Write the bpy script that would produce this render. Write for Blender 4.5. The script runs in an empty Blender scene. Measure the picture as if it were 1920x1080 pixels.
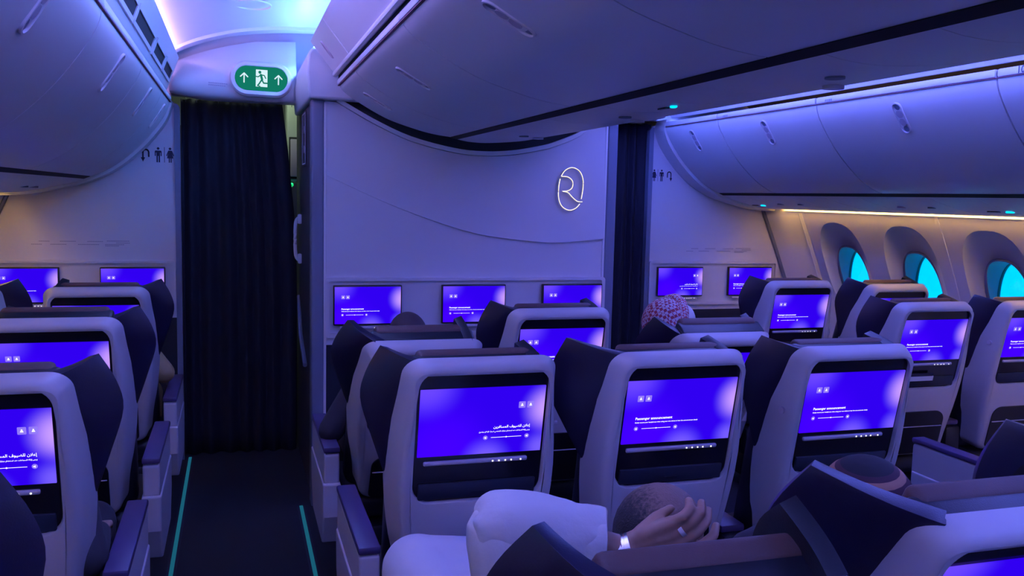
import bpy, bmesh, math, random
from mathutils import Vector, Matrix
random.seed(7)
S = bpy.context.scene
COL = S.collection
# ---------------------------------------------------------------- camera
CAMPOS = Vector((-1.22, 0.0, 1.65))
YAW, PITCH, ROLL, FPX = 0.30134978, 0.10085989, 0.02345721, 1676.81464
def camera():
    cy, sy, cp, sp = math.cos(YAW), math.sin(YAW), math.cos(PITCH), math.sin(PITCH)
    f = Vector((sy*cp, cy*cp, -sp)); r = Vector((cy, -sy, 0)); u = r.cross(f)
    c, s = math.cos(ROLL), math.sin(ROLL)
    r2 = c*r + s*u; u2 = -s*r + c*u
    m = Matrix((r2, u2, -f)).transposed().to_4x4(); m.translation = CAMPOS
    cd = bpy.data.cameras.new('camera'); co = bpy.data.objects.new('camera', cd)
    cd.sensor_width = 36.0; cd.lens = FPX/1920*36.0; cd.clip_start = 0.02
    co.matrix_world = m; COL.objects.link(co); S.camera = co
camera()
# ---------------------------------------------------------------- world (bright sky and cloud outside the windows)
W = bpy.data.worlds.new('sky'); S.world = W; W.use_nodes = True
wn = W.node_tree.nodes; wl = W.node_tree.links; wn.clear()
wo = wn.new('ShaderNodeOutputWorld'); wb = wn.new('ShaderNodeBackground')
wt = wn.new('ShaderNodeTexCoord'); wx = wn.new('ShaderNodeSeparateXYZ'); wr = wn.new('ShaderNodeValToRGB')
wl.new(wt.outputs['Generated'], wx.inputs[0])
wm = wn.new('ShaderNodeMapRange'); wm.inputs[1].default_value = -0.16; wm.inputs[2].default_value = 0.25
wl.new(wx.outputs[2], wm.inputs[0]); wl.new(wm.outputs[0], wr.inputs[0])
wr.color_ramp.elements[0].color = (1.0, 1.0, 1.0, 1); wr.color_ramp.elements[1].color = (0.25, 0.5, 1.0, 1)
wl.new(wr.outputs[0], wb.inputs[0]); wb.inputs[1].default_value = 2.0
wl.new(wb.outputs[0], wo.inputs[0])
S.view_settings.view_transform = 'Standard'; S.view_settings.look = 'None'
S.view_settings.gamma = 1.0; S.view_settings.use_curve_mapping = False
S.view_settings.exposure = 0.15
# ---------------------------------------------------------------- added fill lamps above both aisles, standing in for the coves' bounced light
def area(name, loc, rot, sx, sy, color, power, spread=math.pi):
    l = bpy.data.lights.new(name, 'AREA'); l.shape = 'RECTANGLE'; l.size = sx; l.size_y = sy
    l.color = color; l.energy = power; l.spread = spread
    o = bpy.data.objects.new(name, l); o.location = loc; o.rotation_euler = rot; COL.objects.link(o); return o
BLUE = (0.30, 0.32, 1.0); VIOL = (0.42, 0.34, 1.0)
area('aisle_fill_left', (-1.19, 0.9, 2.52), (0, 0, 0), 0.5, 5.6, (0.23, 0.195, 1.0), 35)
area('aisle_fill_right', (1.19, 1.6, 2.52), (0, 0, 0), 0.5, 6.6, (0.22, 0.195, 1.0), 43)
# ---------------------------------------------------------------- materials
M = {}
def mat(name, color, rough=0.5, metal=0.0, noise=0.0, nscale=60.0, bump=0.0, bscale=200.0, coat=0.0, spec=0.5):
    m = bpy.data.materials.new(name); m.use_nodes = True; nt = m.node_tree
    b = nt.nodes['Principled BSDF']
    b.inputs['Base Color'].default_value = (*color, 1); b.inputs['Roughness'].default_value = rough
    b.inputs['Metallic'].default_value = metal; b.inputs['Specular IOR Level'].default_value = spec
    if coat: b.inputs['Coat Weight'].default_value = coat
    tc = nt.nodes.new('ShaderNodeTexCoord')
    if noise:
        n = nt.nodes.new('ShaderNodeTexNoise'); n.inputs['Scale'].default_value = nscale; n.inputs['Detail'].default_value = 3
        nt.links.new(tc.outputs['Object'], n.inputs['Vector'])
        mx = nt.nodes.new('ShaderNodeMix'); mx.data_type = 'RGBA'
        mx.inputs[6].default_value = (*[c*(1-noise) for c in color], 1); mx.inputs[7].default_value = (*[min(1, c*(1+noise)) for c in color], 1)
        nt.links.new(n.outputs['Fac'], mx.inputs[0]); nt.links.new(mx.outputs[2], b.inputs['Base Color'])
    if bump:
        n2 = nt.nodes.new('ShaderNodeTexNoise'); n2.inputs['Scale'].default_value = bscale
        nt.links.new(tc.outputs['Object'], n2.inputs['Vector'])
        bp = nt.nodes.new('ShaderNodeBump'); bp.inputs['Strength'].default_value = bump; bp.inputs['Distance'].default_value = 0.002
        nt.links.new(n2.outputs['Fac'], bp.inputs['Height']); nt.links.new(bp.outputs[0], b.inputs['Normal'])
    M[name] = m; return m
def emat(name, color, strength):
    m = bpy.data.materials.new(name); m.use_nodes = True; nt = m.node_tree; nt.nodes.clear()
    o = nt.nodes.new('ShaderNodeOutputMaterial'); e = nt.nodes.new('ShaderNodeEmission')
    e.inputs[0].default_value = (*color, 1); e.inputs[1].default_value = strength
    nt.links.new(e.outputs[0], o.inputs[0]); M[name] = m; return m
mat('panel', (0.72, 0.71, 0.74), 0.42, noise=0.02, nscale=8)
mat('bin', (0.74, 0.73, 0.76), 0.36, noise=0.02, nscale=6)
mat('bulkhead', (0.66, 0.64, 0.70), 0.5, noise=0.02, nscale=7)
mat('shell', (0.45, 0.43, 0.47), 0.45, bump=0.05, bscale=500)
mat('arm_white', (0.46, 0.44, 0.48), 0.5)
mat('black', (0.006, 0.006, 0.009), 0.35)
mat('black_gloss', (0.008, 0.008, 0.014), 0.18)
mat('gap_black', (0.004, 0.004, 0.006), 0.8)
mat('leather', (0.006, 0.007, 0.015), 0.42, bump=0.15, bscale=350, spec=0.6)
mat('leather_sheen', (0.012, 0.009, 0.032), 0.36, bump=0.15, bscale=350)  # flared wing leather, purple sheen of the blue light put into its colour
mat('brown', (0.085, 0.042, 0.038), 0.6, bump=0.2, bscale=400)
mat('pad_purple', (0.055, 0.036, 0.11), 0.42)
mat('carpet', (0.006, 0.005, 0.013), 0.95, noise=0.5, nscale=120, bump=0.6, bscale=300)
mat('wall_navy', (0.010, 0.012, 0.026), 0.9, bump=0.3, bscale=400)
mat('curtain', (0.008, 0.008, 0.022), 0.9, bump=0.3, bscale=500)
mat('pocket', (0.012, 0.016, 0.036), 0.5)
mat('bar_grey', (0.50, 0.44, 0.52), 0.4)
mat('post_grey', (0.16, 0.18, 0.26), 0.45)
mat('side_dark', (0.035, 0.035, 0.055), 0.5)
mat('chrome', (0.75, 0.75, 0.78), 0.18, metal=1.0)
mat('metal_dark', (0.12, 0.12, 0.14), 0.35, metal=0.8)
mat('seam', (0.16, 0.04, 0.08), 0.6)
mat('picto', (0.012, 0.012, 0.045), 0.6)
mat('print_grey', (0.33, 0.32, 0.42), 0.6)
mat('hull', (0.03, 0.03, 0.05), 0.9)
mat('white_plain', (0.8, 0.8, 0.82), 0.5)
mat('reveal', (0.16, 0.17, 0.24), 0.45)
mat('galley', (0.62, 0.68, 0.60), 0.5)
mat('side_wall', (0.70, 0.67, 0.68), 0.5, noise=0.02, nscale=9)
emat('text_white', (1.0, 0.97, 1.0), 1.3)
emat('icon_violet', (0.30, 0.20, 0.95), 0.9)
emat('sign_green', (0.005, 0.17, 0.115), 1.0)
emat('sign_white', (0.62, 0.82, 0.92), 1.0)
emat('logo_glow', (1.0, 0.84, 0.60), 1.5)
emat('led_cyan', (0.0, 0.55, 1.0), 2.5)
emat('led_green', (0.02, 1.0, 0.25), 2.0)
emat('floor_glow', (0.015, 0.17, 0.28), 0.55)
emat('cove_pink', (0.55, 0.34, 1.0), 80.0)
emat('cove_cyan', (0.10, 0.26, 1.0), 190.0)
emat('cove_blue', (0.10, 0.16, 1.0), 270.0)
emat('wash_warm', (1.0, 0.58, 0.16), 42.0)
def screen_mat():
    m = bpy.data.materials.new('screen'); m.use_nodes = True; nt = m.node_tree; nt.nodes.clear(); L = nt.links
    o = nt.nodes.new('ShaderNodeOutputMaterial'); e = nt.nodes.new('ShaderNodeEmission'); uv = nt.nodes.new('ShaderNodeUVMap')
    def glow(cx, cy, sx, sy, r0):
        mp = nt.nodes.new('ShaderNodeMapping'); mp.vector_type = 'POINT'
        mp.inputs['Location'].default_value = (-cx*sx, -cy*sy, 0); mp.inputs['Scale'].default_value = (sx, sy, 1)
        L.new(uv.outputs[0], mp.inputs[0])
        ln = nt.nodes.new('ShaderNodeVectorMath'); ln.operation = 'LENGTH'; L.new(mp.outputs[0], ln.inputs[0])
        mr = nt.nodes.new('ShaderNodeMapRange'); mr.interpolation_type = 'SMOOTHERSTEP'
        mr.inputs[1].default_value = r0; mr.inputs[2].default_value = 0.0; mr.inputs[3].default_value = 0; mr.inputs[4].default_value = 1
        L.new(ln.outputs['Value'], mr.inputs[0]); return mr.outputs[0]
    prev = None; base = (0.028, 0.0, 0.80, 1)
    for (cx, cy, sx, sy, r0, col, k) in [(0.05, 1.05, 1.0, 0.56, 0.36, (0.16, 0.07, 1.0, 1), 0.8), (0.2, 0.1, 1, 0.56, 0.55, (0.06, 0.0, 1.0, 1), 0.8),
                                          (0.55, -0.12, 1.0, 0.56, 0.26, (0.20, 0.12, 1.0, 1), 0.9), (1.0, 0.05, 1, 0.56, 0.20, (0.3, 0.2, 1.0, 1), 0.5),
                                          (1.04, 0.66, 1.0, 0.56, 0.27, (0.72, 0.42, 0.98, 1), 0.75)]:
        g = glow(cx, cy, sx, sy, r0); mx = nt.nodes.new('ShaderNodeMix'); mx.data_type = 'RGBA'
        ml = nt.nodes.new('ShaderNodeMath'); ml.operation = 'MULTIPLY'; ml.inputs[1].default_value = k; L.new(g, ml.inputs[0])
        L.new(ml.outputs[0], mx.inputs[0])
        if prev is None: mx.inputs[6].default_value = base
        else: L.new(prev, mx.inputs[6])
        mx.inputs[7].default_value = col; prev = mx.outputs[2]
    L.new(prev, e.inputs[0]); e.inputs[1].default_value = 1.0; L.new(e.outputs[0], o.inputs[0]); M['screen'] = m
screen_mat()
def glass_mat():
    m = bpy.data.materials.new('dimmed_glass'); m.use_nodes = True; nt = m.node_tree; nt.nodes.clear()
    o = nt.nodes.new('ShaderNodeOutputMaterial'); t = nt.nodes.new('ShaderNodeBsdfTransparent'); t.inputs[0].default_value = (0.0, 0.64, 0.96, 1)
    g = nt.nodes.new('ShaderNodeBsdfGlossy'); g.inputs['Roughness'].default_value = 0.1; mx = nt.nodes.new('ShaderNodeMixShader'); mx.inputs[0].default_value = 0.04
    nt.links.new(t.outputs[0], mx.inputs[1]); nt.links.new(g.outputs[0], mx.inputs[2]); nt.links.new(mx.outputs[0], o.inputs[0]); M['glass'] = m
glass_mat()
# ---------------------------------------------------------------- mesh helpers
class MB:
    def __init__(s): s.v = []; s.f = []; s.uv = {}
    def add(s, vs, fs):
        b = len(s.v); s.v += [tuple(v) for v in vs]; s.f += [tuple(i+b for i in f) for f in fs]; return b
    def box(s, x0, x1, y0, y1, z0, z1, r=0.0, seg=2):
        bm = bmesh.new(); bmesh.ops.create_cube(bm, size=1.0)
        for v in bm.verts: v.co = Vector((x0+(v.co.x+.5)*(x1-x0), y0+(v.co.y+.5)*(y1-y0), z0+(v.co.z+.5)*(z1-z0)))
        if r > 0: bmesh.ops.bevel(bm, geom=list(bm.edges), offset=min(r, .49*min(x1-x0, y1-y0, z1-z0)), segments=seg, profile=0.5, affect='EDGES')
        s.bm(bm); return s
    def bm(s, bm):
        bm.verts.index_update(); s.add([v.co.copy() for v in bm.verts], [[v.index for v in f.verts] for f in bm.faces]); bm.free()
    def loft(s, loops, closed=True, cap0=False, cap1=False):
        n = len(loops[0]); vs = [p for l in loops for p in l]; fs = []
        for i in range(len(loops)-1):
            for j in range(n if closed else n-1):
                k = (j+1) % n; fs.append((i*n+j, i*n+k, (i+1)*n+k, (i+1)*n+j))
        if cap0: fs.append(tuple(range(n-1, -1, -1)))
        if cap1: fs.append(tuple((len(loops)-1)*n+j for j in range(n)))
        s.add(vs, fs); return s
    def prism(s, poly, axis, a0, a1):   # poly: 2D points; axis 'x','y','z'
        def P(p, a): return (a, p[0], p[1]) if axis == 'x' else ((p[0], a, p[1]) if axis == 'y' else (p[0], p[1], a))
        s.loft([[P(p, a0) for p in poly], [P(p, a1) for p in poly]], True, True, True); return s
    def tube(s, pts, r, n=8, cap=True):
        pts = [Vector(p) for p in pts]; loops = []; up = Vector((0, 0, 1))
        for i, p in enumerate(pts):
            t = (pts[min(i+1, len(pts)-1)] - pts[max(i-1, 0)]).normalized()
            a = t.cross(up); a = a if a.length > 1e-3 else t.cross(Vector((0, 1, 0))); a.normalize(); b = t.cross(a)
            rr = r[i] if isinstance(r, (list, tuple)) else r
            loops.append([p + rr*(math.cos(2*math.pi*k/n)*a + math.sin(2*math.pi*k/n)*b) for k in range(n)])
        s.loft(loops, True, cap, cap); return s
    def ell(s, c, r, nu=20, nv=12, rot=None):
        c = Vector(c); vs = []; fs = []
        R = rot if rot is not None else Matrix.Identity(3)
        for i in range(1, nv):
            th = math.pi*i/nv
            for j in range(nu):
                ph = 2*math.pi*j/nu; vs.append(c + R @ Vector((r[0]*math.sin(th)*math.cos(ph), r[1]*math.sin(th)*math.sin(ph), r[2]*math.cos(th))))
        for i in range(nv-2):
            for j in range(nu): k = (j+1) % nu; fs.append((i*nu+j, (i+1)*nu+j, (i+1)*nu+k, i*nu+k))
        t = len(vs); vs += [c + R @ Vector((0, 0, r[2])), c - R @ Vector((0, 0, r[2]))]
        for j in range(nu): k = (j+1) % nu; fs.append((t, j, k)); fs.append((t+1, (nv-2)*nu+k, (nv-2)*nu+j))
        s.add(vs, fs); return s
    def caps(s, p, q, r0, r1, n=14):      # tapered capsule
        p = Vector(p); q = Vector(q); t = (q-p); L = t.length; t.normalize()
        a = t.cross(Vector((0, 0, 1))); a = a if a.length > 1e-3 else t.cross(Vector((0, 1, 0))); a.normalize(); b = t.cross(a)
        loops = []
        for ang in (-80, -55, -30, 0): loops.append((p + t*r0*math.sin(math.radians(ang)), r0*math.cos(math.radians(ang))))
        for ang in (0, 30, 55, 80): loops.append((q + t*r1*math.sin(math.radians(ang)), r1*math.cos(math.radians(ang))))
        s.loft([[c + rr*(math.cos(2*math.pi*k/n)*a + math.sin(2*math.pi*k/n)*b) for k in range(n)] for c, rr in loops], True, True, True); return s
    def disc(s, c, nrm, r, h, n=20):
        c = Vector(c); nrm = Vector(nrm).normalized(); s.tube([c, c+nrm*h], r, n); return s
def rrect(x0, x1, z0, z1, rt, rb, ns=7, nc=6):
    P = []
    def edge(a, b):
        for i in range(1, ns+1): t = i/(ns+1); P.append((a[0]+(b[0]-a[0])*t, a[1]+(b[1]-a[1])*t))
    def arc(cx, cz, r, a0):
        for i in range(nc+1): a = math.radians(a0 - 90*i/nc); P.append((cx+r*math.cos(a), cz+r*math.sin(a)))
    edge((x0+rt, z1), (x1-rt, z1)); arc(x1-rt, z1-rt, rt, 90); edge((x1, z1-rt), (x1, z0+rb)); arc(x1-rb, z0+rb, rb, 0)
    edge((x1-rb, z0), (x0+rb, z0)); arc(x0+rb, z0+rb, rb, 270); edge((x0, z0+rb), (x0, z1-rt)); arc(x0+rt, z1-rt, rt, 180)
    return P
def interp(tab, z):
    if z <= tab[0][0]: return tab[0][1]
    for (a, b), (c, d) in zip(tab, tab[1:]):
        if z <= c: return b + (d-b)*(z-a)/(c-a)
    return tab[-1][1]
def smooth_curve(pts, n=6):      # Catmull-Rom
    P = [pts[0]] + list(pts) + [pts[-1]]; out = []
    for i in range(1, len(P)-2):
        for k in range(n):
            t = k/n; r = []
            for d in range(len(pts[0])):
                p0, p1, p2, p3 = P[i-1][d], P[i][d], P[i+1][d], P[i+2][d]
                r.append(.5*(2*p1+(p2-p0)*t+(2*p0-5*p1+4*p2-p3)*t*t+(3*p1-p0-3*p2+p3)*t**3))
            out.append(tuple(r))
    out.append(tuple(pts[-1])); return out
def mesh(name, mb, m, smooth=True, mx=False):
    me = bpy.data.meshes.new(name); vs = [(-v[0], v[1], v[2]) for v in mb.v] if mx else mb.v
    me.from_pydata(vs, [], mb.f); bm = bmesh.new(); bm.from_mesh(me)
    if name.startswith('wall_') and smooth: bmesh.ops.remove_doubles(bm, verts=bm.verts, dist=2e-4)
    bmesh.ops.recalc_face_normals(bm, faces=bm.faces); bm.to_mesh(me); bm.free()
    if smooth: me.shade_smooth() if hasattr(me, 'shade_smooth') else [setattr(p, 'use_smooth', True) for p in me.polygons]
    if smooth: me.set_sharp_from_angle(angle=math.radians(35))
    me.materials.append(M[m] if isinstance(m, str) else m); return me
def link(name, me, parent=None, loc=(0, 0, 0), rot=(0, 0, 0)):
    o = bpy.data.objects.new(name, me); COL.objects.link(o); o.parent = parent; o.location = loc; o.rotation_euler = rot; return o
def obj(name, mb, m, parent=None, loc=(0, 0, 0), rot=(0, 0, 0), smooth=True, mx=False):
    return link(name, mesh(name, mb, m, smooth, mx), parent, loc, rot)
def struct(o): o['kind'] = 'structure'; return o
def tag(o, label, cat, group=None):
    o['label'] = label; o['category'] = cat
    if group: o['group'] = group
    return o
def thing(name, label, cat, loc=(0, 0, 0), group=None):
    return tag(link(name, None, None, loc), label, cat, group)
def labelled(o, t): o['label'] = t; return o
# ================================================================ STRUCTURE
YB, YC = 5.72, 4.70      # planes of the side bulkheads and of the centre bulkhead
Y0, Y1 = -2.4, 7.2
struct(obj('floor', MB().box(-2.75, 2.75, Y0, Y1, -0.08, 0.0), 'carpet', smooth=False))
struct(obj('wall_rear', MB().box(-2.8, 2.8, Y0-0.05, Y0, 0, 2.95), 'panel', smooth=False))
struct(obj('wall_galley', MB().box(-2.8, 2.8, Y1, Y1+0.05, 0, 2.95), 'galley', smooth=False))
# crown of the fuselage above the bins
hp = [(2.76, 0.0), (2.80, 0.9), (2.76, 1.62), (2.5, 2.35), (1.7, 2.8), (0, 2.95), (-1.7, 2.8), (-2.5, 2.35), (-2.76, 1.62)]
top = [(2.79, 1.62), (2.5, 2.37), (1.7, 2.82), (0, 2.97), (-1.7, 2.82), (-2.5, 2.37), (-2.79, 1.62)]
low = [(-2.46, 1.64), (-2.35, 2.3), (-1.66, 2.74), (0, 2.9), (1.66, 2.74), (2.35, 2.3), (2.46, 1.64)]
struct(obj('ceiling', MB().prism(top+low, 'y', Y0, Y1), 'hull'))
# ---- side walls with window bays
WP = [(0.0, 2.60), (0.2, 2.66), (0.5, 2.725), (0.85, 2.745), (1.028, 2.711), (1.187, 2.646), (1.266, 2.614), (1.42, 2.548), (1.55, 2.490), (1.66, 2.440)]
WZ = [(z, x) for z, x in WP]
def wx_(z): return interp(WZ, z)
WINY = [4.95-0.62*k for k in range(0, 11)]
def side_wall(sg, name, label_side):
    wall = MB(); N = 56
    def pt(y, z, d=0.0): return (sg*(wx_(z)+d), y, z)
    frames = []; 
    for yc in WINY:
        ya, yb = yc-0.31, yc+0.31; za, zb = 0.60, 1.645
        oval = []; rect = []; inner = []; lip = []; pane = []
        hh = (zb-za)/2; zc = (za+zb)/2; per = []
        for k in range(14): per.append((.31, -hh+2*hh*k/14))
        for k in range(14): per.append((.31-.62*k/14, hh))
        for k in range(14): per.append((-.31, hh-2*hh*k/14))
        for k in range(14): per.append((-.31+.62*k/14, -hh))
        for py_, pz_ in per:
            a = math.atan2(pz_/hh, py_/.31); c, s_ = math.cos(a), math.sin(a)
            e = 2.6; ex = math.copysign(abs(c)**(2/e), c); ez = math.copysign(abs(s_)**(2/e), s_)
            oval.append((yc+0.225*ex, 1.225+0.312*ez)); inner.append((yc+0.150*ex, 1.145+0.245*ez)); lip.append((yc+0.137*ex, 1.145+0.232*ez))
            rect.append((yc+py_, zc+pz_))
        mid = [((o[0]+i[0])/2, (o[1]+i[1])/2+0.01) for o, i in zip(oval, inner)]
        loops = [[pt(r_[0]+(o_[0]-r_[0])*q, r_[1]+(o_[1]-r_[1])*q) for r_, o_ in zip(rect, oval)] for q in (0, .25, .5, .75, .97, 1)]
        # the recess is deep at the top and fades out towards the sill
        def dep(z, d): return d*max(0.12, min(1.0, (z-0.9)/0.5))
        loops.append([pt(o[0]+(i[0]-o[0])*.1, o[1]+(i[1]-o[1])*.1, dep(o[1], 0.020)) for o, i in zip(oval, inner)])
        loops.append([pt(y, z, dep(z, 0.050)) for y, z in mid])
        loops.append([(sg*(wx_(z)+0.035+0.02*max(0,(z-1.2)/.2)), y, z) for y, z in inner])
        wall.loft(loops)
        frames.append((yc, inner, lip))
    # below and above the bays
    ylo, yhi = WINY[-1]-0.31, WINY[0]+0.31
    zs = [0, 0.1, 0.2, 0.35, 0.5, 0.60]
    wall.loft([[pt(ylo, z) for z in zs], [pt(yhi, z) for z in zs]], closed=False)
    zs2 = zs+[0.85, 1.028, 1.187, 1.3, 1.42, 1.55, 1.645]
    for a, b in ((Y0, ylo), (yhi, Y1)):
        wall.loft([[pt(a, z) for z in zs2], [pt(b, z) for z in zs2]], closed=False)
    w = obj(name, wall, 'side_wall'); struct(w)
    md = w.modifiers.new('thick', 'SOLIDIFY'); md.thickness = 0.004; md.offset = 0
    for yc in (5.30, 4.02, 2.78, 1.54, .3):
        obj('panel_seam', MB().tube([(sg*(wx_(z)-0.001), yc, z) for z in (0.05, 0.5, 0.85, 1.03, 1.19, 1.3, 1.42, 1.55, 1.64)], 0.004, 6), 'white_plain', w)
    n = 0
    for yc, inner, lip in frames:
        n += 1
        fr = MB(); d0, d1 = 0.035, 0.125
        A = [(sg*(wx_(z)+d0+0.02*max(0,(z-1.2)/.2)-0.004), y, z) for y, z in inner]
        B = [(sg*(wx_(z)+d0+0.008), y, z) for y, z in lip]
        C = [(sg*(2.64+d1), y, z) for y, z in lip]
        D = [(sg*(2.64+d1), yc+(y-yc)*1.25, 1.145+(z-1.145)*1.2) for y, z in lip]
        fr.loft([A, B, C, D])
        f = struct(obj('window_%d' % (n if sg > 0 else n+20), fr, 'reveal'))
        fm = f.modifiers.new('thick', 'SOLIDIFY'); fm.thickness = 0.003
        g = MB(); g.prism([(yc+(y-yc)*1.1, 1.145+(z-1.145)*1.08) for y, z in lip], 'x', sg*(2.64+d1-0.006), sg*(2.64+d1-0.001))
        obj('pane', g, 'glass', f, smooth=False)
        gr = MB(); gr.loft([[(sg*(2.64+d1-0.02), y, z) for y, z in lip], [(sg*(2.64+d1-0.02), yc+(y-yc)*.985, 1.145+(z-1.145)*.99) for y, z in lip], [(sg*(2.64+d1-0.007), yc+(y-yc)*.985, 1.145+(z-1.145)*.99) for y, z in lip]])
        obj('gasket', gr, 'black', f)
side_wall(1, 'wall_right', 'right'); side_wall(-1, 'wall_left', 'left')
# ---- warm wash strips hidden above the side walls
for sg in (1, -1):
    t = struct(obj('trim_%d' % (1 if sg > 0 else 2), MB().prism([(sg*2.455, 1.60), (sg*2.47, 1.60), (sg*2.47, 1.655), (sg*2.455, 1.655)][::1], 'y', Y0, 5.45), 'panel', smooth=False))
    obj('wash_light_strip', MB().box(min(sg*2.440, sg*2.428), max(sg*2.440, sg*2.428), Y0, 5.45, 1.628, 1.634), 'wash_warm', t, smooth=False)
# ---- outboard bin line
BINP = smooth_curve([(1.572, 2.172), (1.578, 2.12), (1.610, 2.055), (1.684, 1.951), (1.764, 1.865), (1.861, 1.783), (1.940, 1.737), (2.0, 1.714)], 5)
PSUP = smooth_curve([(2.030, 1.700), (2.09, 1.676), (2.226, 1.642), (2.325, 1.622), (2.42, 1.612)], 4)
def bin_point(prof, s):
    L = [0]
    for a, b in zip(prof, prof[1:]): L.append(L[-1]+math.hypot(b[0]-a[0], b[1]-a[1]))
    t = s*L[-1]
    for i in range(len(prof)-1):
        if t <= L[i+1]:
            k = (t-L[i])/(L[i+1]-L[i]); a, b = prof[i], prof[i+1]
            d = Vector((b[0]-a[0], b[1]-a[1])).normalized()
            return Vector((a[0]+(b[0]-a[0])*k, a[1]+(b[1]-a[1])*k)), d
    return Vector(prof[-1]), Vector((1, 0))
def latch(parent, p, d, nrm, yc):
    # oblong latch: long axis along d (profile direction), normal nrm (both in the xz plane)
    ex = Vector((d[0], 0, d[1])); en = Vector((nrm[0], 0, nrm[1])); ey = Vector((0, 1, 0)); c = Vector((p[0], yc, p[1]))
    def ring(hl, hw, h, n=28):
        out = []
        for k in range(n):
            a = 2*math.pi*k/n; u = hw*math.cos(a); w = hw*math.sin(a) + (hl-hw)*(1 if math.sin(a) >= 0 else -1)
            out.append(c + ex*w + ey*u + en*h)
        return out
    r = MB().loft([ring(.078, .030, -.004), ring(.078, .030, .004), ring(.073, .025, .005), ring(.072, .024, -.003)], True, False, True)
    l = obj('latch', r, 'panel', parent)
    for s_ in (-1, 1):
        cc = c + ex*s_*0.020
        obj('latch_paddle', MB().disc(cc-en*0.003, en, 0.019, 0.006, 18), 'bar_grey', l)
    for s_ in (-1, 1):
        cc = c + ex*s_*0.055
        obj('finger_well', MB().disc(cc-en*0.004, en, 0.0155, 0.0035, 14), 'post_grey', l)
BINS = []
def outboard_bin(sg, ya, yb, label, latchy):
    t = thing('overhead_bin', label, 'overhead bin', (0, 0, 0), 'overhead bins of the cabin')
    g = 0.004
    body = [(sg*(x+0.02), z+0.012) for x, z in BINP] + [(sg*2.30, 1.74), (sg*2.35, 2.0), (sg*1.9, 2.19), (sg*1.62, 2.185)]
    obj('bin_body', MB().prism(body, 'y', ya+g, yb-g), 'gap_black', t)
    outer = [(sg*x, z) for x, z in BINP]
    inn = [(sg*(x+0.016), z+0.010) for x, z in BINP]
    obj('bin_door', MB().prism(outer + inn[::-1], 'y', ya+g, yb-g), 'bin', t)
    # bright lip and the seam below it
    obj('door_lip', MB().box(min(sg*1.564, sg*1.60), max(sg*1.564, sg*1.60), ya+g, yb-g, 2.150, 2.182, 0.008), 'bin', t)
    obj('lip_seam', MB().box(min(sg*1.5655, sg*1.58), max(sg*1.5655, sg*1.58), ya+g, yb-g, 2.1465, 2.1495), 'seam', t, smooth=False)
    if latchy:
        p, d = bin_point(BINP, 0.215)
        latch(t, (sg*p[0], p[1]), (sg*d[0], d[1]), (-sg*abs(d[1]), -abs(d[0])) , latchy)
    BINS.append(t)
names = {1: 'right', -1: 'left'}
order = ['nearest the front curtain', 'second from the front curtain', 'third from the front curtain', 'fourth from the front curtain', 'fifth from the front curtain']
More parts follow.
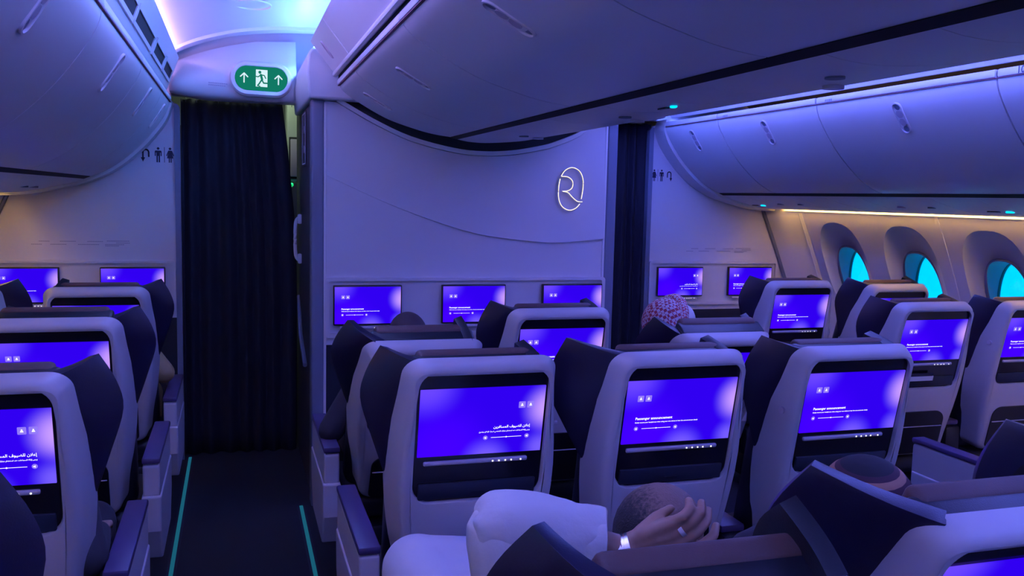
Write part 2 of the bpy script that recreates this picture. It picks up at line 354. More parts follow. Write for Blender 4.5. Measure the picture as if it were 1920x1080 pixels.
for sg, cuts, lat in ((1, [5.56, 4.875, 3.91, 2.79, 1.67, 0.5], [5.22, 4.40, 3.35, 2.2, 1.1]), (-1, [5.56, 4.93, 3.935, 2.80, 1.68, 0.5], [5.24, 4.43, 3.38, 2.2, 1.1])):
    for i in range(4):
        t_ = outboard_bin(sg, cuts[i+1], cuts[i], 'pale curved overhead bin along the %s side wall, %s' % (names[sg], order[i]), lat[i])
    # end ring against the bulkhead
    ring = [(sg*(x-0.012), z-0.012) for x, z in smooth_curve([(1.575, 2.15), (1.61, 2.055), (1.684, 1.951), (1.764, 1.865), (1.861, 1.783), (1.958, 1.727), (2.063, 1.684), (2.226, 1.642), (2.325, 1.620), (2.47, 1.607)], 4)]
    back = [(sg*2.5, 1.80), (sg*2.2, 2.0), (sg*1.8, 2.2), (sg*1.58, 2.2)]
    struct(obj('trim_%d' % (3 if sg > 0 else 4), MB().prism(ring+back, 'y', 5.565, YB-0.002), 'panel'))
    # passenger service channel under the bins, in panels
    ps = [(sg*x, z) for x, z in PSUP]; pi_ = [(sg*x, z+0.02) for x, z in PSUP]
    ch = struct(obj('trim_%d' % (5 if sg > 0 else 6), MB().prism([(sg*2.0, 1.73), (sg*2.42, 1.65), (sg*2.40, 1.70), (sg*2.05, 1.76)], 'y', Y0, 5.56), 'gap_black', smooth=False))
    obj('gap_strip', MB().prism([(sg*1.998, 1.7125), (sg*2.031, 1.6985), (sg*2.035, 1.712), (sg*2.0, 1.724)], 'y', Y0, 5.555), 'gap_black', ch, smooth=False)
    y = 5.555; k = 0
    while y > Y0+0.5:
        ln = (0.30, 0.52, 0.30)[k % 3]; k += 1
        sp = obj('service_panel', MB().prism(ps + pi_[::-1], 'y', y-ln+0.0015, y-0.0015), 'panel', ch)
        if k % 3 == 2:
            yy = y-ln/2; p, d = bin_point(PSUP, 0.45)
            obj('air_nozzle', MB().disc((sg*p[0], yy+0.12, p[1]+0.004), (0, 0, -1), 0.022, 0.010, 16), 'bar_grey', sp)
            obj('reading_light', MB().disc((sg*p[0], yy-0.1, p[1]+0.004), (0, 0, -1), 0.020, 0.008, 16), 'post_grey', sp)
        y -= ln
    for yl in ((5.39, 3.33) if sg > 0 else (1.4,)):
        obj('seat_sign_light', MB().box(sg*2.25-0.010, sg*2.25+0.010, yl-.018, yl+.018, 1.631, 1.640, 0.003), 'led_cyan', ch)
        obj('sign_slot', MB().box(sg*2.25-0.006, sg*2.25+0.006, yl+0.06, yl+0.13, 1.633, 1.640), 'black', ch)
    # vent strip above the bins
    vt = struct(obj('trim_%d' % (7 if sg > 0 else 8), MB().prism([(sg*1.592, 2.205), (sg*1.604, 2.205), (sg*1.545, 2.392), (sg*1.518, 2.395), (sg*1.522, 2.385), (sg*1.580, 2.225)], 'y', Y0, 5.52), 'bin'))
    def vp(s_, off=0.0):     # point on the vent strip face, s 0..1 bottom to top
        a, b = Vector((1.580, 2.225)), Vector((1.522, 2.385)); p = a.lerp(b, s_); nrm = Vector((-(b-a).y, (b-a).x)).normalized(); nrm = nrm if nrm.x < 0 else -nrm
        return p + nrm*off
    for ya, yb in ((4.96, 5.40), (4.37, 4.85), (3.60, 4.26), (2.87, 3.54), (2.17, 2.80), (1.4, 2.05), (0.6, 1.3)):
        a0, a1 = vp(0.22, 0.002), vp(0.22, -0.006); b0, b1 = vp(0.50, 0.002), vp(0.50, -0.006)
        obj('vent_slot', MB().prism([(sg*a0.x, a0.y), (sg*a1.x, a1.y), (sg*b1.x, b1.y), (sg*b0.x, b0.y)], 'y', ya, yb), 'gap_black', vt, smooth=False)
        fr = MB(); A, B = 0.13, 0.60
        for s0, s1, y0, y1 in ((A, 0.22, ya-.02, yb+.02), (0.50, B, ya-.02, yb+.02), (A, B, ya-.022, ya), (A, B, yb, yb+.022)):
            q = [vp(s0, -.002), vp(s0, .007), vp(s1, .007), vp(s1, -.002)]; fr.prism([(sg*v.x, v.y) for v in q], 'y', y0, y1)
        obj('vent_frame', fr, 'bin', vt, smooth=False)
    # cove light hidden behind the top of the vent strip
    obj('cove_light', MB().box(min(sg*1.572, sg*1.558), max(sg*1.572, sg*1.558), Y0, 5.50, 2.404, 2.410), 'cove_pink' if sg < 0 else 'cove_blue', vt, smooth=False)
    # aisle ceiling vault
    vault = smooth_curve([(1.68, 2.28), (1.655, 2.36), (1.57, 2.425), (1.42, 2.500), (1.22, 2.560), (1.02, 2.592), (0.82, 2.605), (0.60, 2.61)], 5)
    struct(obj('ceiling_%s' % names[sg], MB().prism([(sg*x, z) for x, z in vault] + [(sg*x, z+0.012) for x, z in vault[::-1]], 'y', Y0, 5.44), 'panel'))
    rib = struct(obj('trim_%d' % (9 if sg > 0 else 10), MB().prism([(sg*x, z-0.018) for x, z in vault] + [(sg*x, z+0.012) for x, z in vault[::-1]], 'y', 5.44, 5.56), 'panel'))
    rg = MB(); rg.loft([[(sg*1.13+rr*math.cos(a)*1.0, 4.72+rr*math.sin(a)*1.3, 2.566+h) for a in [2*math.pi*k/32 for k in range(32)]] for rr, h in ((.085, 0.004), (.087, -.003), (.091, -.003), (.093, .004))])
    obj('ceiling_cover_ring', rg, 'bin', rib)
# ---- centre bins
CP = smooth_curve([(-0.722, 2.205), (-0.705, 2.165), (-0.635, 2.115), (-0.485, 2.036), (-0.337, 1.989), (-0.235, 1.966), (-0.145, 1.955)], 5)
CPSU = smooth_curve([(-0.113, 1.945), (-0.04, 1.934), (0.067, 1.933), (0.257, 1.952), (0.41, 1.988)], 5)
CPR = smooth_curve([(0.42, 1.994), (0.5, 2.018), (0.60, 2.062), (0.68, 2.135), (0.722, 2.205)], 5)
for i, (ya, yb, lt) in enumerate(((3.98, 4.60, 4.25), (2.83, 3.98, 3.36), (1.68, 2.83, 2.14), (0.5, 1.68, 1.1))):
    t = thing('overhead_bin', 'pale curved overhead bin of the centre row facing the left aisle, %s' % ['at the bulkhead', 'second from the bulkhead', 'third from the bulkhead', 'fourth from the bulkhead'][i], 'overhead bin', (0, 0, 0), 'overhead bins of the cabin')
    g = 0.003
    obj('bin_body', MB().prism([(x+0.02, z+0.012) for x, z in CP] + [(0.0, 1.98), (0.0, 2.22), (-0.68, 2.22)], 'y', ya+g, yb-g), 'gap_black', t)
    obj('bin_door', MB().prism(CP + [(x+0.008, z+0.014) for x, z in CP[::-1]], 'y', ya+g, yb-g), 'bin', t)
    obj('door_lip', MB().box(-0.730, -0.69, ya+g, yb-g, 2.186, 2.214, 0.007), 'bin', t)
    obj('lip_seam', MB().box(-0.7265, -0.69, ya+g, yb-g, 2.1825, 2.1855), 'seam', t, smooth=False)
    p, d = bin_point(CP, 0.30); n2 = Vector((d.y, -d.x)); n2 = n2 if n2.y < 0 else -n2
    latch(t, (p.x, p.y), (d.x, d.y), (n2.x, n2.y), lt)
t = thing('overhead_bin', 'underside of the centre overhead bins that open to the right aisle', 'overhead bin', (0, 0, 0), 'overhead bins of the cabin')
obj('bin_body', MB().prism([(x-0.01, z+0.012) for x, z in CPR] + [(0.69, 2.22), (0.02, 2.22), (0.02, 1.98)], 'y', 0.5, 4.60), 'gap_black', t)
obj('bin_door', MB().prism(CPR + [(x-0.008, z+0.014) for x, z in CPR[::-1]], 'y', 0.5, 4.60), 'bin', t)
ch = struct(obj('trim_11', MB().prism([(-0.14, 1.97), (0.42, 1.99), (0.42, 2.03), (-0.14, 2.0)], 'y', Y0, 4.60), 'gap_black', smooth=False))
obj('gap_strip', MB().prism([(-.148, 1.9530), (-.112, 1.9435), (-.11, 1.96), (-.146, 1.968)], 'y', Y0, 4.60), 'gap_black', ch, smooth=False)
y = 4.597; k = 0
while y > 0.4:
    ln = (0.30, 0.52, 0.30)[k % 3]; k += 1
    sp = obj('service_panel', MB().prism(CPSU + [(x, z+0.02) for x, z in CPSU[::-1]], 'y', y-ln+.0015, y-.0015), 'panel', ch)
    if k % 3 == 2:
        yy = y-ln/2
        obj('air_nozzle', MB().disc((0.18, yy+0.10, 1.940), (0, 0, -1), 0.026, 0.008, 18), 'bar_grey', sp)
        obj('reading_light', MB().disc((0.05, yy-0.08, 1.934), (0, 0, -1), 0.022, 0.007, 18), 'post_grey', sp)
    y -= ln
obj('seat_sign_light', MB().box(0.020, 0.036, 2.43, 2.45, 1.926, 1.935, 0.003), 'led_cyan', ch)
obj('sign_slot', MB().box(0.020, 0.032, 2.475, 2.53, 1.927, 1.935), 'black', ch)
# centre unit: upper leaning panels with the cove light behind them
for sg in (-1, 1):
    up = struct(obj('trim_%d' % (12 if sg < 0 else 13), MB().prism([(sg*0.735, 2.238), (sg*0.852, 2.386), (sg*0.858, 2.396), (sg*0.840, 2.396), (sg*0.70, 2.24)], 'y', Y0, 4.62), 'bin'))
    obj('panel_edge', MB().box(min(sg*.728, sg*.752), max(sg*.728, sg*.752), Y0, 4.60, 2.226, 2.250, 0.008), 'bin', up)
    obj('gap_strip', MB().box(min(sg*.70, sg*.722), max(sg*.70, sg*.722), Y0, 4.60, 2.208, 2.235), 'gap_black', up, smooth=False)
    obj('cove_light', MB().box(min(sg*0.815, sg*0.803), max(sg*0.815, sg*0.803), Y0, 5.50, 2.412, 2.418), 'cove_cyan' if sg < 0 else 'cove_blue', up, smooth=False)
    if sg < 0:
        a = Vector((-0.80, 4.36, 2.320)); n3 = Vector((-0.784, 0, -0.62)); ex = Vector((-0.62, 0, 0.784))
        rg = MB(); rg.loft([[a + ex*(math.cos(q)*r*1.9) + Vector((0, 1, 0))*math.sin(q)*r + n3*h for q in [2*math.pi*k/24 for k in range(24)]] for r, h in ((.026, 0), (.024, .005), (.017, .005), (.015, .001))], True, False, True)
        obj('panel_handle', rg, 'bar_grey', up)
        for yy in (3.98, 2.83):
            obj('panel_seam', MB().tube([(-0.738, yy, 2.240), (-0.854, yy, 2.387)], 0.003, 6), 'white_plain', up)
# ---- bulkheads
# centre: panel with the concave top edge
def centre_bulkhead():
    arc = smooth_curve([(-0.72, 2.112), (-0.532, 2.012), (-0.335, 1.930), (-0.105, 1.879), (0.058, 1.867), (0.223, 1.878), (0.375, 1.907), (0.468, 1.933), (0.62, 2.0), (0.72, 2.10)], 4)
    poly = [(-0.78, 0.86), (-0.78, 2.118)] + arc + [(0.78, 2.11), (0.78, 0.86)]
    w = struct(obj('wall_front_center', MB().prism(poly, 'y', YC, YC+0.05), 'bulkhead', smooth=False))
    band = MB()
    up = [(x, z+0.027) for x, z in arc]
    band.prism([(x, z+.003) for x, z in arc]+up[::-1], 'y', YC-0.008, YC+0.04); obj('arch_border', band, 'panel', w)
    bl = MB(); u2 = [(x*0.99, z+0.10) for x, z in arc]; bl.prism(up+u2[::-1], 'y', YC+0.03, YC+0.05); obj('arch_gap', bl, 'gap_black', w)
    deco = smooth_curve([(-0.775, 1.745), (-0.529, 1.634), (-0.244, 1.527), (0.052, 1.445), (0.358, 1.410), (0.516, 1.405), (0.775, 1.428)], 5)
    az = sorted(arc)
    def ztop(x): return min(2.09, interp([(-.78, 2.10)] + az + [(.78, 2.09)], x)) - .012
    def dk(x): return max(0, min(1, (x+.74)/.75))
    rl = MB(); rl.loft([[(x, YC+.001, z) for x, z in deco], [(x, YC-.001-.011*dk(x), z+.001) for x, z in deco], [(x, YC-.001-.010*dk(x), z+.02) for x, z in deco]] + [[(x, YC-.010*dk(x)*(1-q)**1.3-.0012, z+.02+(ztop(x)-z-.02)*q) for x, z in deco] for q in (.2, .4, .6, .8, 1.0)], False)
    obj('relief_panel', rl, 'bulkhead', w)
    obj('lower_wall', MB().box(-0.78, 0.78, YC, YC+0.05, 0.0, 0.86), 'wall_navy', w, smooth=False)
    for sg in (-1, 1):
        obj('corner_post', MB().prism(rrect(min(sg*.782, sg*.845), max(sg*.782, sg*.845), YC-0.01, YC+0.12, 0.012, 0.012, 2, 4), 'z', 0, 2.12), 'post_grey', w)
        obj('edge_strip', MB().box(min(sg*.770, sg*.784), max(sg*.770, sg*.784), YC-0.006, YC+0.01, 0.0, 2.11, 0.003), 'panel', w)
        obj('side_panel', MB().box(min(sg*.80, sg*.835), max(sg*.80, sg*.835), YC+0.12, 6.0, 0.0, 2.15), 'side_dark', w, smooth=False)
        # closeout above the monument that meets the bin end and the aisle header
        co = MB().prism([(sg*0.862, 2.12), (sg*0.875, 2.25), (sg*0.868, 2.34), (sg*0.845, 2.372), (sg*0.70, 2.372), (sg*0.58, 2.12)], 'y', YC-0.075, 5.75)
        o = obj('closeout', co, 'panel', w); bv = o.modifiers.new('b', 'BEVEL'); bv.width = 0.012; bv.segments = 3; bv.limit_method = 'ANGLE'
    obj('rear_panel', MB().box(-0.8, 0.8, 5.95, 6.0, 0, 2.9), 'side_dark', w, smooth=False)
    obj('top_panel', MB().prism([(-0.7, 2.12), (-0.7, 2.42), (0.7, 2.42), (0.7, 2.12)], 'y', YC+0.05, YC+0.1), 'gap_black', w, smooth=False)
    return w
wc = centre_bulkhead()
def frame_panel(parent, x0, x1, z0, z1, y, arch=None):
    fr = MB(); out = rrect(x0, x1, z0, z1, .018, .018, 4, 5); inn = rrect(x0+.02, x1-.02, z0+.022, z1-.018, .008, .008, 4, 5)
    fr.loft([[(a, y+.001, b) for a, b in out], [(a, y-.018, b) for a, b in out], [(a, y-.018, b) for a, b in inn], [(a, y-.003, b) for a, b in inn]], True, False, True)
    return obj('monitor_surround', fr, 'bulkhead', parent)
for sg in (-1, 1):
    # profile of the side bulkhead: aisle edge, curve under the bin, side wall
    poly = [(1.545, 0.88), (1.545, 2.15), (1.57, 2.17), (1.61, 2.10), (1.70, 1.98), (1.80, 1.87), (1.95, 1.76), (2.2, 1.68), (2.5, 1.64), (2.53, 1.49), (2.62, 1.28), (2.72, 1.03), (2.745, 0.88)]
    w = struct(obj('wall_front_%s' % names[sg], MB().prism([(sg*a, b) for a, b in poly], 'y', YB, YB+0.03), 'bulkhead', smooth=False))
    obj('lower_wall', MB().box(min(sg*1.545, sg*2.75), max(sg*1.545, sg*2.75), YB, YB+0.03, 0, 0.88), 'wall_navy', w, smooth=False)
    ep = [(sg*1.528, 0.0), (sg*1.528, 2.135), (sg*1.545, 2.155), (sg*1.56, 2.155), (sg*1.56, 0.0)]
    obj('edge_post', MB().prism(ep, 'y', YB-0.012, YB+0.04), 'post_grey', w)
    frame_panel(w, min(sg*1.562, sg*2.60), max(sg*1.562, sg*2.60), 0.915, 1.228, YB)
    obj('side_edge_trim', MB().tube([(sg*(wx_(z)-0.012), YB-0.01, z) for z in (0.1, 0.5, 0.85, 1.03, 1.19, 1.27, 1.42, 1.55, 1.62)], 0.014, 8), 'post_grey', w)
frame_panel(wc, -0.775, 0.790, 0.898, 1.213, YC)
# aisle headers (arched closeout above each curtain)
for sg in (-1, 1):
    prof = smooth_curve([(5.60, 2.176), (5.55, 2.180), (5.520, 2.205), (5.505, 2.26), (5.51, 2.32), (5.535, 2.38), (5.57, 2.44), (5.62, 2.53)], 4)
    hd = MB(); loops = []
    for x in [1.575, 1.56, 1.535, 1.50, 1.44, 1.36, 1.25, 1.1, 0.98, 0.92, 0.885, 0.866]:
        # the lower edge sweeps up towards the bin, the ends tuck in
        e = min(1, max(0, (1.575-x)/0.07)); e2 = min(1, max(0, (x-0.866)/0.05)); k = math.sqrt(1-(1-min(e, 1))**2); k2 = math.sqrt(max(0, 1-(1-e2)**2))
        ins = (1-k)*0.06 + (1-k2)*0.03
        rise = 0.035*max(0, (x-1.30)/0.27)**2
        zt = interp([(.866, 2.545), (1.1, 2.53), (1.3, 2.485), (1.45, 2.43), (1.54, 2.39), (1.575, 2.36)], x); zk = (zt-2.176)/.354
        loop = [(sg*x, y+ins*(1-(y-5.5)/.13), 2.176+(z-2.176)*zk+rise*max(0, 1-(z-2.17)/.2)) for y, z in prof] + [(sg*x, 5.72, zt), (sg*x, 5.72, 2.18+rise)]
        loops.append(loop)
    hd.loft(loops, True, True, True)
    struct(obj('trim_%d' % (14 if sg < 0 else 15), hd, 'panel'))
    # infill wall over the header so no daylight slips past
struct(obj('wall_crown_front', MB().box(-2.4, 2.4, 5.73, 5.76, 2.20, 2.92), 'panel', smooth=False))
# ================================================================ SCREENS (shared meshes)
def text_mesh(lines):
    """lines: (string, size, x, z, align, target_width) -> list of (verts, faces) in the xz plane"""
    mb = MB()
    for (s_, x, z, align, width, bold) in lines:
        c = bpy.data.curves.new('tmp', 'FONT'); c.body = s_; c.size = 1.0; c.align_x = 'LEFT'; c.resolution_u = 2; c.offset = bold
        o = bpy.data.objects.new('tmp', c); COL.objects.link(o); dg = bpy.context.evaluated_depsgraph_get()
        me = bpy.data.meshes.new_from_object(o.evaluated_get(dg))
        xs = [v.co.x for v in me.vertices]; x0, x1 = min(xs), max(xs); k = width/(x1-x0)
        off = x - x0*k if align == 'L' else x - x1*k
        mb.add([(v.co.x*k+off, 0.0, v.co.y*k+z) for v in me.vertices], [tuple(p.vertices) for p in me.polygons])
        bpy.data.objects.remove(o); bpy.data.curves.remove(c); bpy.data.meshes.remove(me)
    return mb
SW, SH = 0.345, 0.194
AR_T = '\u0625\u0639\u0644\u0627\u0646 \u0644\u0644\u0636\u064a\u0648\u0641 \u0627\u0644\u0645\u0633\u0627\u0641\u0631\u064a\u0646'
AR_S = '\u064a\u0631\u062c\u0649 \u0625\u0632\u0627\u0644\u0629 \u0627\u0644\u0633\u0645\u0627\u0639\u0627\u062a \u0639\u0646\u062f \u0627\u0633\u062a\u062e\u062f\u0627\u0645 \u062c\u0647\u0627\u0632\u0643 \u0627\u0644\u0634\u062e\u0635\u064a \u0644\u0633\u0645\u0627\u0639 \u0627\u0644\u0625\u0639\u0644\u0627\u0646 \u0628\u0648\u0636\u0648\u062d'
FORMS = {'\u0627': (0xFE8D, 0), '\u0623': (0xFE83, 0), '\u0625': (0xFE87, 0), '\u0628': (0xFE8F, 1), '\u0629': (0xFE93, 0), '\u062a': (0xFE95, 1), '\u062c': (0xFE9D, 1), '\u062d': (0xFEA1, 1), '\u062e': (0xFEA5, 1),
         '\u062f': (0xFEA9, 0), '\u0631': (0xFEAD, 0), '\u0632': (0xFEAF, 0), '\u0633': (0xFEB1, 1), '\u0634': (0xFEB5, 1), '\u0635': (0xFEB9, 1), '\u0636': (0xFEBD, 1), '\u0639': (0xFEC9, 1), '\u0641': (0xFED1, 1),
         '\u0643': (0xFED9, 1), '\u0644': (0xFEDD, 1), '\u0645': (0xFEE1, 1), '\u0646': (0xFEE5, 1), '\u0647': (0xFEE9, 1), '\u0648': (0xFEED, 0), '\u0649': (0xFEEF, 0), '\u064a': (0xFEF1, 1)}
def shape_arabic(t):
    words = []
    for w in t.split(' '):
        out = []; i = 0
        while i < len(w):
            ch = w[i]; prevj = i > 0 and FORMS[w[i-1]][1] == 1
            if ch == '\u0644' and i+1 < len(w) and w[i+1] in '\u0627\u0625\u0623':      # lam-alef ligature
                base = {'\u0627': 0xFEFB, '\u0625': 0xFEF9, '\u0623': 0xFEF7}[w[i+1]]; out.append(chr(base+(1 if prevj else 0))); i += 2; continue
            b, dual = FORMS[ch]; nxt = i+1 < len(w)
            if dual: f = 3 if (prevj and nxt) else (2 if nxt else (1 if prevj else 0))
            else: f = 1 if prevj else 0
            out.append(chr(b+f)); i += 1
        words.append(''.join(out[::-1]))
    return ' '.join(words[::-1])
def X_(u): return (u-0.5)*SW
def Z_(v): return (v-0.5)*SH
def flat_disc(mb, x, z, r, n=14):
    mb.add([(x+r*math.cos(2*math.pi*k/n), 0, z+r*math.sin(2*math.pi*k/n)) for k in range(n)], [tuple(range(n))])
def flat_rect(mb, x0, x1, z0, z1): mb.add([(x0, 0, z0), (x1, 0, z0), (x1, 0, z1), (x0, 0, z1)], [(0, 1, 2, 3)])
def make_screen_meshes():
    R = {}
    b = MB(); h = 0.002
    b.add([(-SW/2, -h, -SH/2), (SW/2, -h, -SH/2), (SW/2, -h, SH/2), (-SW/2, -h, SH/2), (-SW/2, h, -SH/2), (SW/2, h, -SH/2), (SW/2, h, SH/2), (-SW/2, h, SH/2)],
          [(0, 1, 2, 3), (5, 4, 7, 6), (4, 0, 3, 7), (1, 5, 6, 2), (3, 2, 6, 7), (4, 5, 1, 0)])
    me = bpy.data.meshes.new('screen'); me.from_pydata(b.v, [], b.f); uv = me.uv_layers.new(name='UVMap')
    for p in me.polygons:
        for li in p.loop_indices:
            v = me.vertices[me.loops[li].vertex_index].co; uv.data[li].uv = (v.x/SW+.5, v.z/SH+.5)
    me.materials.append(M['screen']); R['screen'] = me
    def solid(mb):  # give flat print a hair of depth
        return mb
    en = text_mesh([('Passenger announcement', X_(0.10), Z_(0.388), 'L', 0.335*SW, 0.012), ('Kindly remove your headphones when using your own device to hear the announcement clearly', X_(0.10), Z_(0.335), 'L', 0.575*SW, 0.02)])
    ar = text_mesh([(shape_arabic(AR_T), X_(0.895), Z_(0.388), 'R', 0.30*SW, 0.012), (shape_arabic(AR_S), X_(0.895), Z_(0.330), 'R', 0.415*SW, 0.02)])
    for key, tm, ic, sl in (('en', en, (0.125, 0.195), (0.115, 0.165, 0.43, 0.475)), ('ar', ar, (0.815, 0.885), (0.535, 0.58, 0.83, 0.875))):
        R[key+'_text'] = mesh('announcement_text', tm, 'text_white', False)
        s_ = MB(); zz = Z_(0.245)
        flat_rect(s_, X_(sl[1]), X_(sl[2]), zz-0.0006, zz+0.0006); flat_disc(s_, X_((sl[1]+sl[2])/2), zz, 0.0021)
        for k in (0, 3):
            cx = X_(sl[k]); s_.add([(cx-.0030, -.0003, zz-.0012), (cx-.001, -.0003, zz-.0012), (cx+.0018, -.0003, zz-.0032), (cx+.0018, -.0003, zz+.0032), (cx-.001, -.0003, zz+.0012), (cx-.0030, -.0003, zz+.0012)], [(0, 1, 2, 3, 4, 5)])
        R[key+'_slider'] = mesh('volume_slider', s_, 'text_white', False)
        q = MB()
        for k in (0, 3): flat_disc(q, X_(sl[k]), zz, 0.0065, 18)
        R[key+'_knob'] = mesh('volume_icon', q, 'icon_violet', False)
        t = MB()
        for u in ic: t.add([(X_(u)+a, 0, Z_(0.725)+c) for a, c in rrect(-.0095, .0095, -.0095, .0095, .002, .002, 1, 3)], [tuple(range(len(rrect(-.0095, .0095, -.0095, .0095, .002, .002, 1, 3))))])
        R[key+'_tile'] = mesh('menu_tile', t, 'icon_violet', False)
        g = MB()
        for u in ic:
            cx, cz = X_(u), Z_(0.725); flat_disc(g, cx, cz+.0022, .0018, 10)
            g.add([(cx-.0038, 0, cz-.0034), (cx+.0038, 0, cz-.0034), (cx+.002, 0, cz+.0006), (cx-.002, 0, cz+.0006)], [(0, 1, 2, 3)])
        R[key+'_glyph'] = mesh('menu_glyph', g, 'text_white', False)
    return R
SCR = make_screen_meshes()
rn = obj('row_number', text_mesh([('10', 0, 0, 'L', .030, .01)]), 'picto', BINS[3], (1.5632, 2.685, 2.1535), (0, 0, math.radians(-90)), smooth=False)
for bi, yb_, xs in ((2, 3.83, 1.5632), (1, 4.80, 1.5632)):
    pr = MB()
    for k_ in range(4): pr.box(xs-.0008, xs+.001, yb_-.014*k_-.009, yb_-.014*k_, 2.156, 2.166)
    obj('row_print', pr, 'print_grey', BINS[bi], smooth=False)
def add_screen(parent, lang, loc, rot=(0, 0, 0)):
    s_ = link('screen', SCR['screen'], parent, loc, rot)
    for k, d in (('_knob', .0024), ('_tile', .0024), ('_text', .0028), ('_slider', .0029), ('_glyph', .0029)):
        link(SCR[lang+k].name.split('.')[0], SCR[lang+k], s_, (0, -d, 0))
    return s_
BAR = mesh('control_bar', MB().box(-0.155, 0.137, -0.007, 0.004, -0.0065, 0.0065, 0.005, 3), 'bar_grey')
BTN = mesh('button', MB().disc((0, 0, 0), (0, -1, 0), 0.0024, 0.0012, 8), 'text_white', False)
def add_bar(parent, loc, rot=(0, 0, 0)):
    b = link('control_bar', BAR, parent, loc, rot)
    for x in (0.037, 0.055, 0.073, 0.090, 0.117): link('button', BTN, b, (x, -0.0068, 0))
    return b
MON = mesh('monitor_housing', MB().box(-0.1790, 0.1790, -0.006, 0.020, -0.1050, 0.1050, 0.004, 2), 'black')
def monitor(x, y, z, lang, label):
    t = thing('wall_monitor', label, 'monitor', (x, y, z), 'monitors on the bulkheads')
    link('monitor_housing', MON, t); add_screen(t, lang, (0, -0.0075, 0.0))
    b = add_bar(t, (0.0, -0.006, -0.1185)); b.scale = (0.95, 1.2, 1.3)
for x, l, lab in ((-0.557, 'en', 'wall monitor on the centre bulkhead, nearest the left curtain, announcement in English'), (0.018, 'en', 'wall monitor in the middle of the centre bulkhead'), (0.590, 'en', 'wall monitor on the centre bulkhead below the glowing emblem')):
    monitor(x, YC-0.024, 1.070, l, lab)
for x, l, lab in ((1.80, 'ar', 'wall monitor on the right bulkhead beside the curtain, announcement in Arabic'), (2.365, 'en', 'wall monitor on the right bulkhead beside the window wall'),
                  (-1.80, 'en', 'wall monitor on the left bulkhead beside the curtain'), (-2.375, 'en', 'wall monitor at the left edge of the left bulkhead')):
    monitor(x, YB-0.024, 1.083, l, lab)
